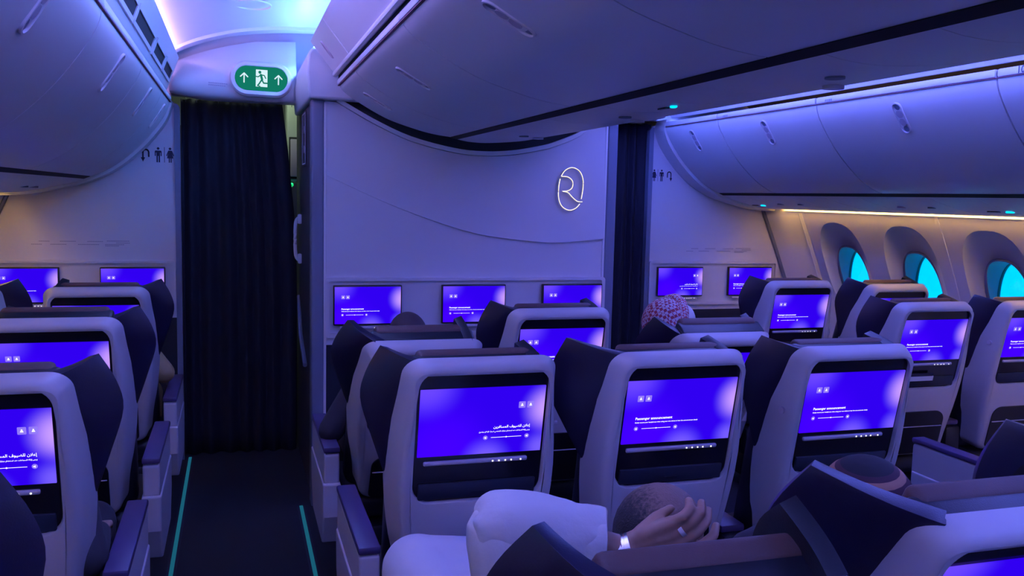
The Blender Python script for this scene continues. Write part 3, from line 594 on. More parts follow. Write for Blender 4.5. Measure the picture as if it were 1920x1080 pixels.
# ================================================================ SEATS
WT = [(0, .178), (.15, .192), (.3, .214), (.42, .222), (.5, .220), (.6, .210), (.7, .200), (.785, .194)]
DT = [(0, .11), (.3, .13), (.45, .13), (.55, .11), (.68, .075), (.785, .055)]
RX, RZ0, RZ1 = 0.183, 0.374, 0.750
def seat_meshes(mx):
    R = {}
    def outer(ins, zi=0.0):
        P = rrect(-1+0, 1, 0.03+ins, 0.779-ins, .05, .05, 9, 7); out = []
        base = rrect(-.20+ins, .20-ins, 0.03+ins, 0.779-ins, .045, .04, 9, 7)
        for x, z in base: out.append((x*(interp(WT, z)-ins)/(.20-ins), z))
        return out
    rec = rrect(-RX, RX, RZ0, RZ1, .026, .050, 9, 7); rec2 = rrect(-RX+.004, RX-.004, RZ0+.004, RZ1-.004, .024, .047, 9, 7)
    o0, o1, o2 = outer(0), outer(.004), outer(.020)
    sh = MB(); sh.loft([[(x*.95, interp(DT, z), z) for x, z in o0], [(x*1.09, interp(DT, z), z) for x, z in o0], [(x*1.03, interp(DT, z)*.5+.01, z) for x, z in o0], [(x, .026, z) for x, z in o0], [(x, .012, z) for x, z in o1], [(x, .003, z) for x, z in outer(.011)], [(x, 0, z) for x, z in o2],
             [(x, 0, z) for x, z in rrect(-RX-.006, RX+.006, RZ0-.006, RZ1+.006, .03, .055, 9, 7)], [(x, .002, z) for x, z in rec], [(x, .018, z) for x, z in rec2]], True, True, False)
    R['backrest_shell'] = mesh('backrest_shell', sh, 'shell', True, mx)
    R['screen_surround'] = mesh('screen_surround', MB().loft([[(x, .0135, z) for x, z in rec2], [(x, .022, z) for x, z in rec2]], True, True, True), 'black_gloss', False, mx)
    R['literature_pocket'] = mesh('literature_pocket', MB().box(-.166, .166, .006, .016, .384, .432, .004).box(-.02, .02, .004, .008, .400, .402), 'pocket', True, mx)
    lp = rrect(-.15, .15, .05, .262, .05, .02, 4, 6)
    R['lower_pocket'] = mesh('lower_pocket', MB().loft([[(x, -.006, z) for x, z in lp], [(x, .004, z) for x, z in lp]], True, True, True), 'black', True, mx)
    R['pocket_rail'] = mesh('pocket_rail', MB().box(-.145, .145, -.010, -.004, .185, .189, .002), 'bar_grey', True, mx)
    R['back_cushion'] = mesh('back_cushion', MB().box(-.228, .228, .10, .225, -.02, .60, .05, 4), 'leather', True, mx)
    R['headrest'] = mesh('headrest', MB().box(-.183, .183, .050, .125, .52, .766, .012, 3), 'leather', True, mx)
    R['head_pad'] = mesh('head_pad', MB().box(-.168, .168, .100, .148, .60, .772, .016, 3), 'brown', True, mx)
    def wing(inner, out, th, mat_, name):
        a_ = smooth_curve(inner, 4); b_ = smooth_curve(out, 4); g = []; nn = 8
        for a, b in zip(a_, b_):
            a, b = Vector(a), Vector(b); g.append([a.lerp(b, k/nn) + Vector((math.copysign(.006, b.x), -.006, 0))*math.sin(math.pi*k/nn) for k in range(nn+1)])
        me_ = MB(); me_.loft(g, False); return mesh(name, me_, mat_, True, mx)
    R['wing_flared'] = wing([(-.150, .050, .768), (-.163, .070, .70), (-.178, .090, .60), (-.19, .11, .50), (-.20, .125, .42)],
                            [(-.246, .170, .772), (-.284, .172, .70), (-.298, .168, .63), (-.268, .150, .53), (-.228, .135, .42)], .03, 'leather_sheen', 'headrest_wing')
    R['wing_wide'] = wing([(-.150, .050, .768), (-.163, .070, .70), (-.178, .090, .60), (-.19, .11, .50), (-.20, .125, .42)],
                            [(-.300, .178, .780), (-.335, .182, .70), (-.340, .175, .62), (-.290, .155, .52), (-.228, .135, .42)], .03, 'leather_sheen', 'headrest_wing')
    R['wing_folded'] = wing([(.155, .045, .765), (.168, .065, .70), (.185, .09, .60), (.195, .11, .50), (.205, .125, .42)],
                            [(.138, .170, .776), (.150, .200, .70), (.166, .205, .62), (.190, .185, .52), (.215, .150, .42)], .03, 'leather', 'headrest_wing')
    R['hinge_disc'] = mesh('hinge_disc', MB().disc((.165, .150, .66), (-1, -.25, 0), .034, .022, 24), 'metal_dark', True, mx)
    hc = Vector((.165, .150, .66)); hn = Vector((-1, -.25, 0)).normalized(); ha = Vector((.25, -1, 0)).normalized()
    R['hinge_ring'] = mesh('hinge_ring', MB().loft([[hc + hn*h + ha*r*math.cos(a) + Vector((0, 0, r*math.sin(a))) for a in [2*math.pi*k/24 for k in range(24)]] for r, h in ((.025, .021), (.025, .025), (.021, .025), (.021, .021))]), 'bar_grey', True, mx)
    R['coat_hook'] = mesh('coat_hook', MB().disc((-.216, .050, .575), (-1, -.2, 0), .011, .007, 14), 'bar_grey', True, mx)
    R['coat_hook2'] = mesh('coat_hook', MB().disc((.216, .050, .575), (1, 0, 0), .007, .014, 14), 'bar_grey', True, mx)
    # fixed parts
    R['seat_cushion'] = mesh('seat_cushion', MB().box(-.235, .235, .20, .70, .36, .47, .04, 3), 'leather', True, mx)
    R['seat_base'] = mesh('seat_base', MB().box(-.23, .23, .14, .62, .20, .36, .02), 'black', True, mx)
    R['seat_leg'] = mesh('seat_leg', MB().box(-.02, .02, -.02, .02, 0, .21, .004), 'metal_dark', True, mx)
    R['leg_rail'] = mesh('leg_rail', MB().box(-.03, .03, -.24, .24, 0.0, .03, .004), 'metal_dark', True, mx)
    body = MB(); body.prism([(.115, .555), (.115, .660), (.135, .668), (.655, .668), (.66, .655), (.66, .50), (.60, .40), (.2, .40), (.13, .50)], 'x', -.029, .029)
    R['armrest_body'] = mesh('armrest_body', body, 'arm_white', False, mx)
    low_ = MB(); low_.prism([(.105, .550), (.105, .42), (.16, .30), (.56, .30), (.64, .42), (.655, .55)], 'x', -.034, .034)
    R['armrest_lower'] = mesh('armrest_lower', low_, 'arm_white', False, mx)
    R['armrest_pad'] = mesh('armrest_pad', MB().box(-.031, .031, .112, .665, .668, .690, .006), 'pad_purple', True, mx)
    R['console'] = mesh('console', MB().box(-.045, .045, .16, .62, .44, .60, .02), 'leather', True, mx)
    R['console_pad'] = mesh('console_pad', MB().box(-.043, .043, .18, .62, .60, .625, .008), 'pad_purple', True, mx)
    return R
SM = {False: seat_meshes(False), True: seat_meshes(True)}
PIV = (0, .13, .45)
SEATS = {}
def seat(key, x, y, recline, lang, label, mx=False, aisle_arm=None, console=False, hr=0.0, hook='coat_hook2', wide=False, wr=0.0):
    m = SM[mx]; t = thing('cabin_seat', label, 'seat', (x, y, 0), 'seats of the cabin'); SEATS[key] = t
    a = math.radians(10+recline); rot = (a, 0, 0)
    for n in ('backrest_shell', 'screen_surround', 'literature_pocket', 'lower_pocket', 'pocket_rail', 'back_cushion', hook):
        link(m[n].name.split('.')[0], m[n], t, PIV, rot)
    HP = (0, PIV[1]-hr*math.sin(a), PIV[2]+hr*math.cos(a))
    for n in ('headrest', 'head_pad'): link(n, m[n], t, HP, rot)
    HP = (0, PIV[1]-wr*math.sin(a), PIV[2]+wr*math.cos(a))
    for n in ('wing_wide' if wide else 'wing_flared', 'wing_folded'):
        w = link('headrest_wing', m[n], t, HP, rot)
        md = w.modifiers.new('thick', 'SOLIDIFY'); md.thickness = .030; md.offset = 0
        bv = w.modifiers.new('round', 'BEVEL'); bv.width = .010; bv.segments = 3; bv.limit_method = 'ANGLE'; bv.angle_limit = math.radians(50)
        if n == 'wing_folded':
            link('hinge_disc', m['hinge_disc'], w); link('hinge_ring', m['hinge_ring'], w)
    ca, sa = math.cos(a), math.sin(a)
    def at(yy, zz): return (0, PIV[1]+yy*ca-zz*sa, PIV[2]+yy*sa+zz*ca)
    add_screen(t, lang, at(.0112, .611), rot); add_bar(t, at(.0125, .4925), rot)
    for n in ('seat_cushion', 'seat_base'): link(n, m[n], t)
    for sx in (-.16, .16): l = link('seat_leg', m['seat_leg'], t, (sx, .50, 0)); link('leg_rail', m['leg_rail'], l, (0, -.12, 0))
    if aisle_arm:
        for n in ('armrest_lower', 'armrest_body', 'armrest_pad'):
            o = link(n, m[n], t, (aisle_arm*.285, 0, 0))
            if n != 'armrest_pad':
                bv = o.modifiers.new('b', 'BEVEL'); bv.width = .008; bv.segments = 3; bv.limit_method = 'ANGLE'
    if console:
        link('console', m['console'], t, (console*.295, 0, 0)); link('console_pad', m['console_pad'], t, (console*.295, 0, 0))
    return t
# left block (two seats a row), centre block (three), right block (two)
seat('LA1', -1.80, 4.25, 4, 'ar', 'left-block aisle seat in the front row, screen with icons at its right', True, 1, -1)
seat('LW1', -2.39, 4.25, 2, 'en', 'left-block window seat in the front row, cut by the left edge', True, None)
seat('LA2', -1.80, 3.25, 4, 'en', 'left-block aisle seat in the second row, English screen', True, 1, -1, .015)
seat('LA3', -1.80, 2.25, 2.5, 'ar', 'left-block aisle seat in the third row showing an Arabic announcement', True, 1, -1)
seat('LA4', -1.80, 1.27, 2, 'en', 'dark seat wing in the bottom left corner, fourth row of the left block', True, 1, -1)
seat('C11', -0.59, 3.25, 20.5, 'en', 'reclined centre-block seat in the front row beside the left aisle', False, -1, 1, .008, 'coat_hook2', False, .01)
seat('C12', 0.0, 3.25, 2, 'en', 'upright middle seat of the centre block, front row', False, None, 1)
seat('C13', 0.59, 3.25, 20.5, 'en', 'reclined centre-block seat in the front row with the red-checked headcloth before it', False, None, False, .015, 'coat_hook')
seat('C21', -0.59, 2.25, 1.5, 'ar', 'centre-block seat in the second row beside the left aisle, Arabic announcement', False, -1, 1)
seat('C22', 0.0, 2.25, 1.5, 'en', 'middle seat of the second row of the centre block, English announcement', False, None, 1, 0, 'coat_hook2', True)
seat('C23', 0.59, 2.25, 1.5, 'en', 'right-hand seat of the second row of the centre block, round hook on its flank', False, None, False, 0, 'coat_hook')
seat('C31', -0.59, 1.25, 22.5, 'en', 'reclined near seat with brown head pad behind the passenger in white', False, -1, 1, -.005, 'coat_hook2', False, .03)
seat('C32', 0.0, 1.25, 16, 'en', 'large near seat at the bottom right with white shell top and navy wing', False, None, 1, -.01, 'coat_hook2', True, .01)
seat('C33', 0.59, 1.27, 2, 'en', 'navy seat wing at the right edge beyond the near seats', False, None, False, 0, 'coat_hook', True, -.03)
seat('RA1', 1.80, 4.25, 1, 'en', 'right-block aisle seat in the front row, whole screen in view', False, -1, 1)
seat('RW1', 2.39, 4.25, 7, 'en', 'right-block window seat in the front row below the first window', False, None, False, 0, 'coat_hook')
seat('RA2', 1.80, 3.25, 1.5, 'en', 'right-block aisle seat in the second row with a booklet in its pocket', False, -1, 1)
seat('RW2', 2.39, 3.25, 1.5, 'en', 'right-block window seat in the second row cut by the right edge', False, None, False, 0, 'coat_hook')
seat('RA3', 1.80, 2.34, 12, 'en', 'right-block aisle seat in the third row, only its white armrest in view', False, -1, 1)
for o in SEATS['C32'].children:
    if o.name.startswith('headrest_wing') and min(v.co.x for v in o.data.vertices) < -.3: o.scale.x = 1.12
# ================================================================ DETAILS
# curtains
def curtain(x0, x1, y, z0, z1, label, ph):
    t = thing('curtain', label, 'curtain', ((x0+x1)/2, y, z0)); mb = MB(); n = 90; zs = [0, .15, .5, 1.0, 1.5, 1.9, z1-z0-.03, z1-z0]
    loops = []
    for z in zs:
        row = []
        for i in range(n+1):
            u = i/n; x = x0+(x1-x0)*u; am = .024*(1-.25*z/2.1)
            row.append((x-(x0+x1)/2+.012*math.sin(z*1.3+ph)*(u-.3)-.075*u*max(0, (z-1.2)/.95)**1.5*(1 if x0 < 0 else 0), am*math.sin(u*2*math.pi*(x1-x0)/.095+1.1*math.sin(u*9+ph)+.15*math.sin(z*2))+.012*math.sin(u*5+ph), z - (.006*abs(math.sin(u*2*math.pi*(x1-x0)/.124)) if z == zs[-1] else 0)))
        loops.append(row)
    mb.loft(loops, False); c = obj('cloth', mb, 'curtain', t); md = c.modifiers.new('t', 'SOLIDIFY'); md.thickness = .003
    k = 0
    while x0+.03+k*.062 < x1:
        obj('hook', MB().tube([(x0+.03+k*.062-(x0+x1)/2, 0, z1-z0-.02), (x0+.03+k*.062-(x0+x1)/2, 0, z1-z0+.018)], .002, 5), 'chrome', t); k += 1
    obj('rail', MB().box(x0-(x0+x1)/2, x1-(x0+x1)/2, -.008, .008, z1-z0+.018, z1-z0+.028), 'metal_dark', t, smooth=False)
curtain(-1.528, -0.858, 5.80, 0.004, 2.196, 'dark navy pleated curtain closing the left aisle below the exit sign', .4)
curtain(1.285, 1.585, 5.80, 0.004, 2.185, 'dark navy pleated curtain closing the right aisle', 1.7)
# exit sign on the left header
def stroke(mb, pts, w, y):
    for a, b in zip(pts, pts[1:]):
        a, b = Vector(a), Vector(b); d = (b-a).normalized(); n = Vector((-d.y, d.x))*w/2
        q = [a-n, b-n, b+n, a+n]; mb.add([(p.x, y, p.y) for p in q], [(0, 1, 2, 3)])
        for c in (a, b): mb.add([(c.x+w/2*math.cos(2*math.pi*k/10), y, c.y+w/2*math.sin(2*math.pi*k/10)) for k in range(10)], [tuple(range(10))])
def pill(hw, hh, y, n=24):
    out = []
    for k in range(n):
        a = 2*math.pi*k/n; out.append(((hw-hh)*(1 if math.cos(a) >= 0 else -1)+hh*math.cos(a), y, hh*math.sin(a)))
    return out
ex = thing('exit_sign', 'green running-man exit sign in a white oval frame above the left curtain', 'exit sign', (-1.068, 5.492, 2.300)); ex.rotation_euler = (math.radians(-3), math.radians(1.0), 0)
obj('frame', MB().loft([pill(.178, .102, .04, 40), pill(.178, .102, .0, 40), pill(.168, .092, -.014, 40), pill(.150, .073, -.014, 40), pill(.149, .072, -.006, 40)], True, True, True), 'panel', ex)
obj('green_face', MB().loft([pill(.147, .070, -.010, 40), pill(.147, .070, -.004, 40)], True, True, True), 'sign_green', ex, smooth=False)
y_ = -.0108
for cx in (-.096, .096):
    pm = MB(); stroke(pm, [(cx, -.026), (cx, .024)], .007, y_); stroke(pm, [(cx-.02, .006), (cx, .026), (cx+.02, .006)], .007, y_); obj('arrow', pm, 'sign_white', ex, smooth=False)

dr = MB(); dr.add([(-.031, y_, -.046), (.034, y_, -.046), (.034, y_, .052), (-.031, y_, .052)], [(0, 1, 2, 3)]); obj('doorway', dr, 'sign_white', ex, smooth=False)
mn = MB(); y2 = -.0116
mn.add([(-.009+.0085*math.cos(2*math.pi*k/14), y2, .037+.0085*math.sin(2*math.pi*k/14)) for k in range(14)], [tuple(range(14))])
stroke(mn, [(-.003, .022), (.004, -.004)], .013, y2); stroke(mn, [(-.003, .022), (-.018, .010), (-.030, .012)], .006, y2); stroke(mn, [(.0, .022), (.016, .020), (.024, .004)], .006, y2)
stroke(mn, [(.003, -.006), (.013, -.024), (.038, -.024)], .008, y2); stroke(mn, [(.002, -.006), (-.010, -.026), (-.020, -.040)], .008, y2); stroke(mn, [(-.020, -.040), (-.008, -.044)], .006, y2)
obj('running_man', mn, 'sign_green', ex, smooth=False)
nt_ = thing('header_notice', 'two tiny grey lines of print on the header left of the exit sign', 'notice', (-1.36, 5.497, 2.262)); nt_.rotation_euler = (math.radians(-4), math.radians(2), 0)
for k, w in ((0, .10), (1, .085)):
    b = MB()
    x = 0
    while x < w: b.box(x, x+.009, -.0015, .0, -.012*k, -.012*k+.005); x += .0105
    obj('print_line', b, 'print_grey', nt_, smooth=False)
# lavatory pictograms
def lav(cx, y, z, flip, label):
    t = thing('lavatory_sign', label, 'sign', (cx, y, z)); t.scale = (.86, 1, .92) if flip else (1, 1, 1); s_ = -1 if flip else 1
    def part(name, fn):
        mb = MB(); fn(mb); mb.v = [(s_*a, b, c) for a, b, c in mb.v]; obj(name, mb, 'picto', t, smooth=False)
    def circ(mb, x, z_, r): mb.add([(x+r*math.cos(2*math.pi*k/14), 0, z_+r*math.sin(2*math.pi*k/14)) for k in range(14)], [tuple(range(14))])
    def poly(mb, p): mb.add([(a, 0, b) for a, b in p], [tuple(range(len(p)))])
    def arrow(mb):
        pts = [(-.066, -.012)] + [(-.082+.016*math.cos(a)-.0, .012+.016*math.sin(a)) for a in [math.radians(d) for d in range(0, 181, 30)]] + [(-.098, -.02)]
        stroke(mb, pts, .009, 0); poly(mb, [(-.110, -.018), (-.086, -.018), (-.098, -.044)])
    def man(mb):
        circ(mb, -.014, .036, .0075); poly(mb, [(-.030, .024), (.002, .024), (.005, .018), (.005, -.008), (-.001, -.008), (-.001, .012), (-.004, .012), (-.004, -.045), (-.012, -.045), (-.012, -.008), (-.016, -.008), (-.016, -.045), (-.024, -.045), (-.024, .012), (-.027, .012), (-.027, -.008), (-.033, -.008), (-.033, .018)])
    def bar(mb): poly(mb, [(.019, -.045), (.022, -.045), (.022, .045), (.019, .045)])
    def woman(mb):
        circ(mb, .052, .036, .0075); poly(mb, [(.042, .026), (.062, .026), (.074, -.004), (.069, -.008), (.063, .008), (.070, -.020), (.060, -.020), (.060, -.045), (.054, -.045), (.054, -.020), (.050, -.020), (.050, -.045), (.044, -.045), (.044, -.020), (.034, -.020), (.041, .008), (.035, -.008), (.030, -.004)])
    part('turn_arrow', arrow); part('man_symbol', man); part('divider', bar); part('woman_symbol', woman)
lav(-1.637, YB-0.0015, 1.853, False, 'dark lavatory pictograms with turn-back arrow on the left bulkhead')
lav(1.622, YB-0.0015, 1.828, True, 'dark lavatory pictograms with turn-back arrow on the right bulkhead')
# fine print above the monitor panels
def fineprint(x0, y, z, label):
    t = thing('wall_notice', label, 'notice', (x0, y, z))
    for (a, w, dz) in ((.04, .05, 0), (.15, .08, 0), (.295, .08, 0), (.40, .12, .003), (.45, .07, -.008), (0, .05, -.018), (.10, .085, -.018), (.245, .11, -.018), (.39, .10, -.018), (.39, .075, -.026)):
        b = MB(); x = a
        while x < a+w: b.box(x, x+.008, -.0012, 0, dz, dz+.004); x += .0095
        obj('print_line', b, 'print_grey', t, smooth=False)
fineprint(-2.34, YB-0.001, 1.335, 'faint lines of grey print on the left bulkhead above the monitors')
fineprint(1.85, YB-0.001, 1.315, 'faint lines of grey print on the right bulkhead above the monitors')
# glowing emblem
def emblem():
    t = thing('wall_emblem', 'glowing outlined letter emblem on the centre bulkhead', 'emblem', (0.562, YC-0.007, 1.705))
    def W_(px, py):        # crop coordinates of the mark -> metres on the bulkhead plane
        return ((px-1525)/3*0.00303, -(py-163)/3*0.00296)
    A = [(1467, 92), (1490, 60), (1530, 44), (1572, 62), (1594, 105), (1596, 160), (1588, 218)]
    B = [(1467, 95), (1508, 98), (1534, 122), (1532, 156), (1508, 174), (1476, 178), (1508, 184), (1538, 212), (1566, 232), (1595, 234)]
    C = [(1461, 108), (1454, 150), (1454, 208), (1466, 248), (1490, 273), (1524, 283), (1558, 270), (1580, 246)]
    for p in (A, B, C):
        pts = [Vector((W_(*q)[0], -.018, W_(*q)[1])) for q in smooth_curve(p, 5)]
        obj('glowing_line', MB().tube(pts, .0017, 6), 'logo_glow', t)
        obj('backing_ridge', MB().tube([q+Vector((0, .006, 0)) for q in pts], .005, 6), 'panel', t)
emblem()
# fixtures on the aisle side of the centre monument
t = thing('assist_handle', 'white grab handle on the dark side wall of the centre monument', 'handle', (-0.836, 5.57, 1.37))
obj('grip', MB().tube(smooth_curve([(0, 0, .135), (-.028, 0, .115), (-.036, 0, .06), (-.036, 0, -.06), (-.028, 0, -.115), (0, 0, -.135)], 4), .011, 10), 'panel', t)
for z in (.12, -.12): obj('mount', MB().box(-.022, .002, -.02, .02, z-.03, z+.03, .008), 'panel', t)
t = thing('door_placard', 'dark placard with white outline on the monument side wall', 'placard', (-0.8365, 5.30, 1.955))
obj('plate', MB().box(-.004, .0, -.125, .125, -.155, .155, .002), 'side_dark', t)
fr = MB()
for a in ((-.115, .115, .138, .144), (-.115, .115, -.144, -.138), (-.115, -.109, -.144, .144), (.109, .115, -.144, .144)): fr.box(-.0055, -.003, a[0], a[1], a[2], a[3])
obj('outline', fr, 'panel', t, smooth=False)
for z in (.05, -.06): obj('symbol', MB().disc((-.003, -.03, z), (-1, 0, 0), .022, .003, 16), 'bar_grey', t)
t = thing('folding_strap', 'grey diagonal strap low on the monument side wall', 'strap', (-0.84, 5.5, .8))
obj('band', MB().tube([(0, .25, .20), (-.008, -.02, .0), (-.008, -.40, -.12)], .012, 8), 'post_grey', t)
# galley seen past the curtain edges
t = thing('galley_panel', 'pale galley panel with grey inset seen past the curtain edge', 'galley panel', (-0.80, 6.25, 0))
obj('panel_body', MB().box(-.08, .9, .0, .3, 1.72, 2.6, .01), 'galley', t); obj('lower_cabinet', MB().box(-.08, .9, -.01, .3, 0.0, 1.715, .01), 'side_dark', t)
obj('slit_blocker', MB().box(-1.2, -.62, -.1, .3, 0.0, 2.06, .01), 'side_dark', t)  # added dark box behind the left slit, holds back the galley light
obj('dark_frame', MB().box(-.070, .10, -.012, .002, 1.74, 2.02, .006), 'black', t); obj('inset', MB().box(-.062, .09, -.022, -.010, 1.755, 2.005, .012), 'bar_grey', t)
obj('indicator', MB().disc((-.055, -.004, 1.700), (0, -1, 0), .014, .006, 14), 'led_green', t)
area('galley_light', (-1.2, 6.03, 2.5), (0, 0, 0), 0.5, 0.3, (0.80, 1.0, 0.72), 2.5)
# floor path strips
for x, a, b, lab in ((-1.4955, 0.4, 5.74, 'glowing teal floor path strip along the left-block seats'), (-0.898, 0.4, 4.70, 'glowing teal floor path strip along the centre-block seats')):
    t = thing('floor_path_strip', lab, 'floor strip', (x, 0, 0), 'floor path strips')
    obj('channel', MB().box(-.02, .02, a, b, 0, .003), 'wall_navy', t, smooth=False); obj('glow_insert', MB().box(-.009, .009, a, b, .003, .005), 'floor_glow', t, smooth=False)
def lean(key, rec, yy, zz, x=0.0):      # point on a reclined seat back, in world coordinates
    t = SEATS[key]; a = math.radians(10+rec)
    return Vector((t.location.x+x, t.location.y+PIV[1]+yy*math.cos(a)-zz*math.sin(a), PIV[2]+yy*math.sin(a)+zz*math.cos(a)))
t = thing('booklet', 'white booklet in the pocket of the right-block aisle seat in the second row', 'booklet', lean('RA2', 1.5, -.004, .435)); t.rotation_euler = (math.radians(11.5), 0, 0)
obj('cover', MB().box(-.155, .035, -.003, .003, -.016, .006), 'white_plain', t, smooth=False); obj('dark_print', MB().box(-.15, .03, -.002, .002, .006, .020), 'picto', t, smooth=False)
# ================================================================ PEOPLE
mat('silver', (0.8, 0.8, 0.84), 0.45, metal=0.3); mat('skin', (0.34, 0.19, 0.13), 0.5, noise=0.08, nscale=30); mat('skin_dark', (0.20, 0.11, 0.075), 0.5, noise=0.08, nscale=30)
mat('hair', (0.012, 0.010, 0.012), 0.7, noise=0.9, nscale=160, bump=0.8, bscale=260); mat('hair_maroon', (0.035, 0.016, 0.022), 0.7, bump=0.6, bscale=200)
mat('robe', (0.56, 0.57, 0.60), 0.75, bump=0.25, bscale=120); mat('cloth_dark', (0.020, 0.016, 0.026), 0.85, bump=0.4, bscale=200); mat('cloth_gold', (0.30, 0.18, 0.07), 0.5, bump=0.5, bscale=60)
mat('cloth_pale', (0.55, 0.54, 0.62), 0.8, bump=0.3, bscale=120)
def banded(name, cols, scale, axis_rot, kind='bands'):
    m = bpy.data.materials.new(name); m.use_nodes = True; nt = m.node_tree; b = nt.nodes['Principled BSDF']; b.inputs['Roughness'].default_value = .9
    tc = nt.nodes.new('ShaderNodeTexCoord'); mp = nt.nodes.new('ShaderNodeMapping'); mp.inputs['Rotation'].default_value = axis_rot; mp.inputs['Scale'].default_value = (scale,)*3
    nt.links.new(tc.outputs['Object'], mp.inputs[0])
    if kind == 'bands':
        sx = nt.nodes.new('ShaderNodeSeparateXYZ'); nt.links.new(mp.outputs[0], sx.inputs[0])
        mr = nt.nodes.new('ShaderNodeMapRange'); mr.inputs[1].default_value = -1; mr.inputs[2].default_value = 1; nt.links.new(sx.outputs[2], mr.inputs[0])
        r = nt.nodes.new('ShaderNodeValToRGB'); r.color_ramp.interpolation = 'CONSTANT'; e = r.color_ramp.elements
        e[0].position = cols[0][0]; e[0].color = (*cols[0][1], 1); e[1].position = cols[1][0]; e[1].color = (*cols[1][1], 1)
        for p, c in cols[2:]: q = e.new(p); q.color = (*c, 1)
        nt.links.new(mr.outputs[0], r.inputs[0]); nt.links.new(r.outputs[0], b.inputs['Base Color'])
    else:
        w1 = nt.nodes.new('ShaderNodeTexChecker'); w1.inputs['Color1'].default_value = (*cols[0], 1); w1.inputs['Color2'].default_value = (*cols[1], 1); w1.inputs['Scale'].default_value = 1
        ns = nt.nodes.new('ShaderNodeTexNoise'); ns.inputs['Scale'].default_value = .35; mx = nt.nodes.new('ShaderNodeMix'); mx.data_type = 'VECTOR'; mx.inputs[0].default_value = .25
        nt.links.new(mp.outputs[0], ns.inputs['Vector']); nt.links.new(mp.outputs[0], mx.inputs[4]); nt.links.new(ns.outputs['Color'], mx.inputs[5]); nt.links.new(mx.outputs[1], w1.inputs['Vector']); nt.links.new(w1.outputs[0], b.inputs['Base Color'])
    M[name] = m
banded('beanie_knit', [(0.0, (.05, .015, .028)), (.78, (.05, .015, .028)), (.83, (.34, .16, .10)), (.885, (.05, .015, .028)), (.925, (.010, .009, .016))], 1/.10, (0, 0, 0))
banded('ghutra_check', [(.50, .42, .48), (.28, .03, .06)], 100.0, (.5, .3, .8), 'check'); banded('ghutra_fine', [(.50, .42, .48), (.40, .06, .10)], 130.0, (.2, .5, .8), 'check')
def blob(o, vox, sm=4):
    r = o.modifiers.new('union', 'REMESH'); r.mode = 'VOXEL'; r.voxel_size = vox; r.use_smooth_shade = True
    if sm: s_ = o.modifiers.new('smooth', 'SMOOTH'); s_.iterations = sm; s_.factor = .5
    return o
def body_obj(name, mb, m, parent, vox, origin, sm=4):
    mb.v = [tuple(Vector(v)-origin) for v in mb.v]; return blob(obj(name, mb, m, parent), vox, sm)
def head_shapes(mb, c, R, s_=1.0):
    c = Vector(c)
    mb.ell(c, (.074*s_, .092*s_, .100*s_), rot=R); mb.ell(c + R @ Vector((0, .018, -.055))*s_, (.056*s_, .066*s_, .062*s_), rot=R)
    mb.caps(c + R @ Vector((0, .088, .005))*s_, c + R @ Vector((0, .108, -.028))*s_, .010*s_, .015*s_); mb.ell(c + R @ Vector((0, .088, -.065))*s_, (.022*s_, .010*s_, .009*s_), rot=R)
    for sg in (-1, 1):
        mb.ell(c + R @ Vector((sg*.076, -.005, -.015))*s_, (.010*s_, .018*s_, .030*s_), rot=R); mb.ell(c + R @ Vector((sg*.03, .080, .012))*s_, (.013*s_, .010*s_, .009*s_), rot=R)
def hand_shapes(mb, w, k, n, side, curl=.5, s_=1.0):
    """wrist w, direction k (unit, towards the knuckles), palm normal n, side (unit, towards the thumb)"""
    w, k, n, side = Vector(w), Vector(k).normalized(), Vector(n).normalized(), Vector(side).normalized()
    for q in (-.024, -.008, .008, .024): mb.caps(w + side*q*.7*s_, w + k*.085*s_ + side*q*s_, .014*s_, .0115*s_, 10)
    for q, L in ((.027, .070), (.009, .078), (-.009, .073), (-.026, .056)):
        a = w + k*.088*s_ + side*q*s_; d1 = (k + n*curl*.5).normalized(); d2 = (k + n*curl*1.3).normalized(); d3 = (k*.6 + n*curl*2).normalized()
        b = a + d1*L*.45*s_; c = b + d2*L*.32*s_; e = c + d3*L*.25*s_
        mb.caps(a, b, .0095*s_, .009*s_, 10); mb.caps(b, c, .009*s_, .0082*s_, 10); mb.caps(c, e, .0082*s_, .0068*s_, 10)
    a = w + k*.028*s_ + side*.022*s_; b = a + (k*.6+side*.8).normalized()*.040*s_; c = b + (k*.95+side*.3+n*.3).normalized()*.030*s_
    mb.caps(a, b, .013*s_, .010*s_, 10); mb.caps(b, c, .010*s_, .008*s_, 10)
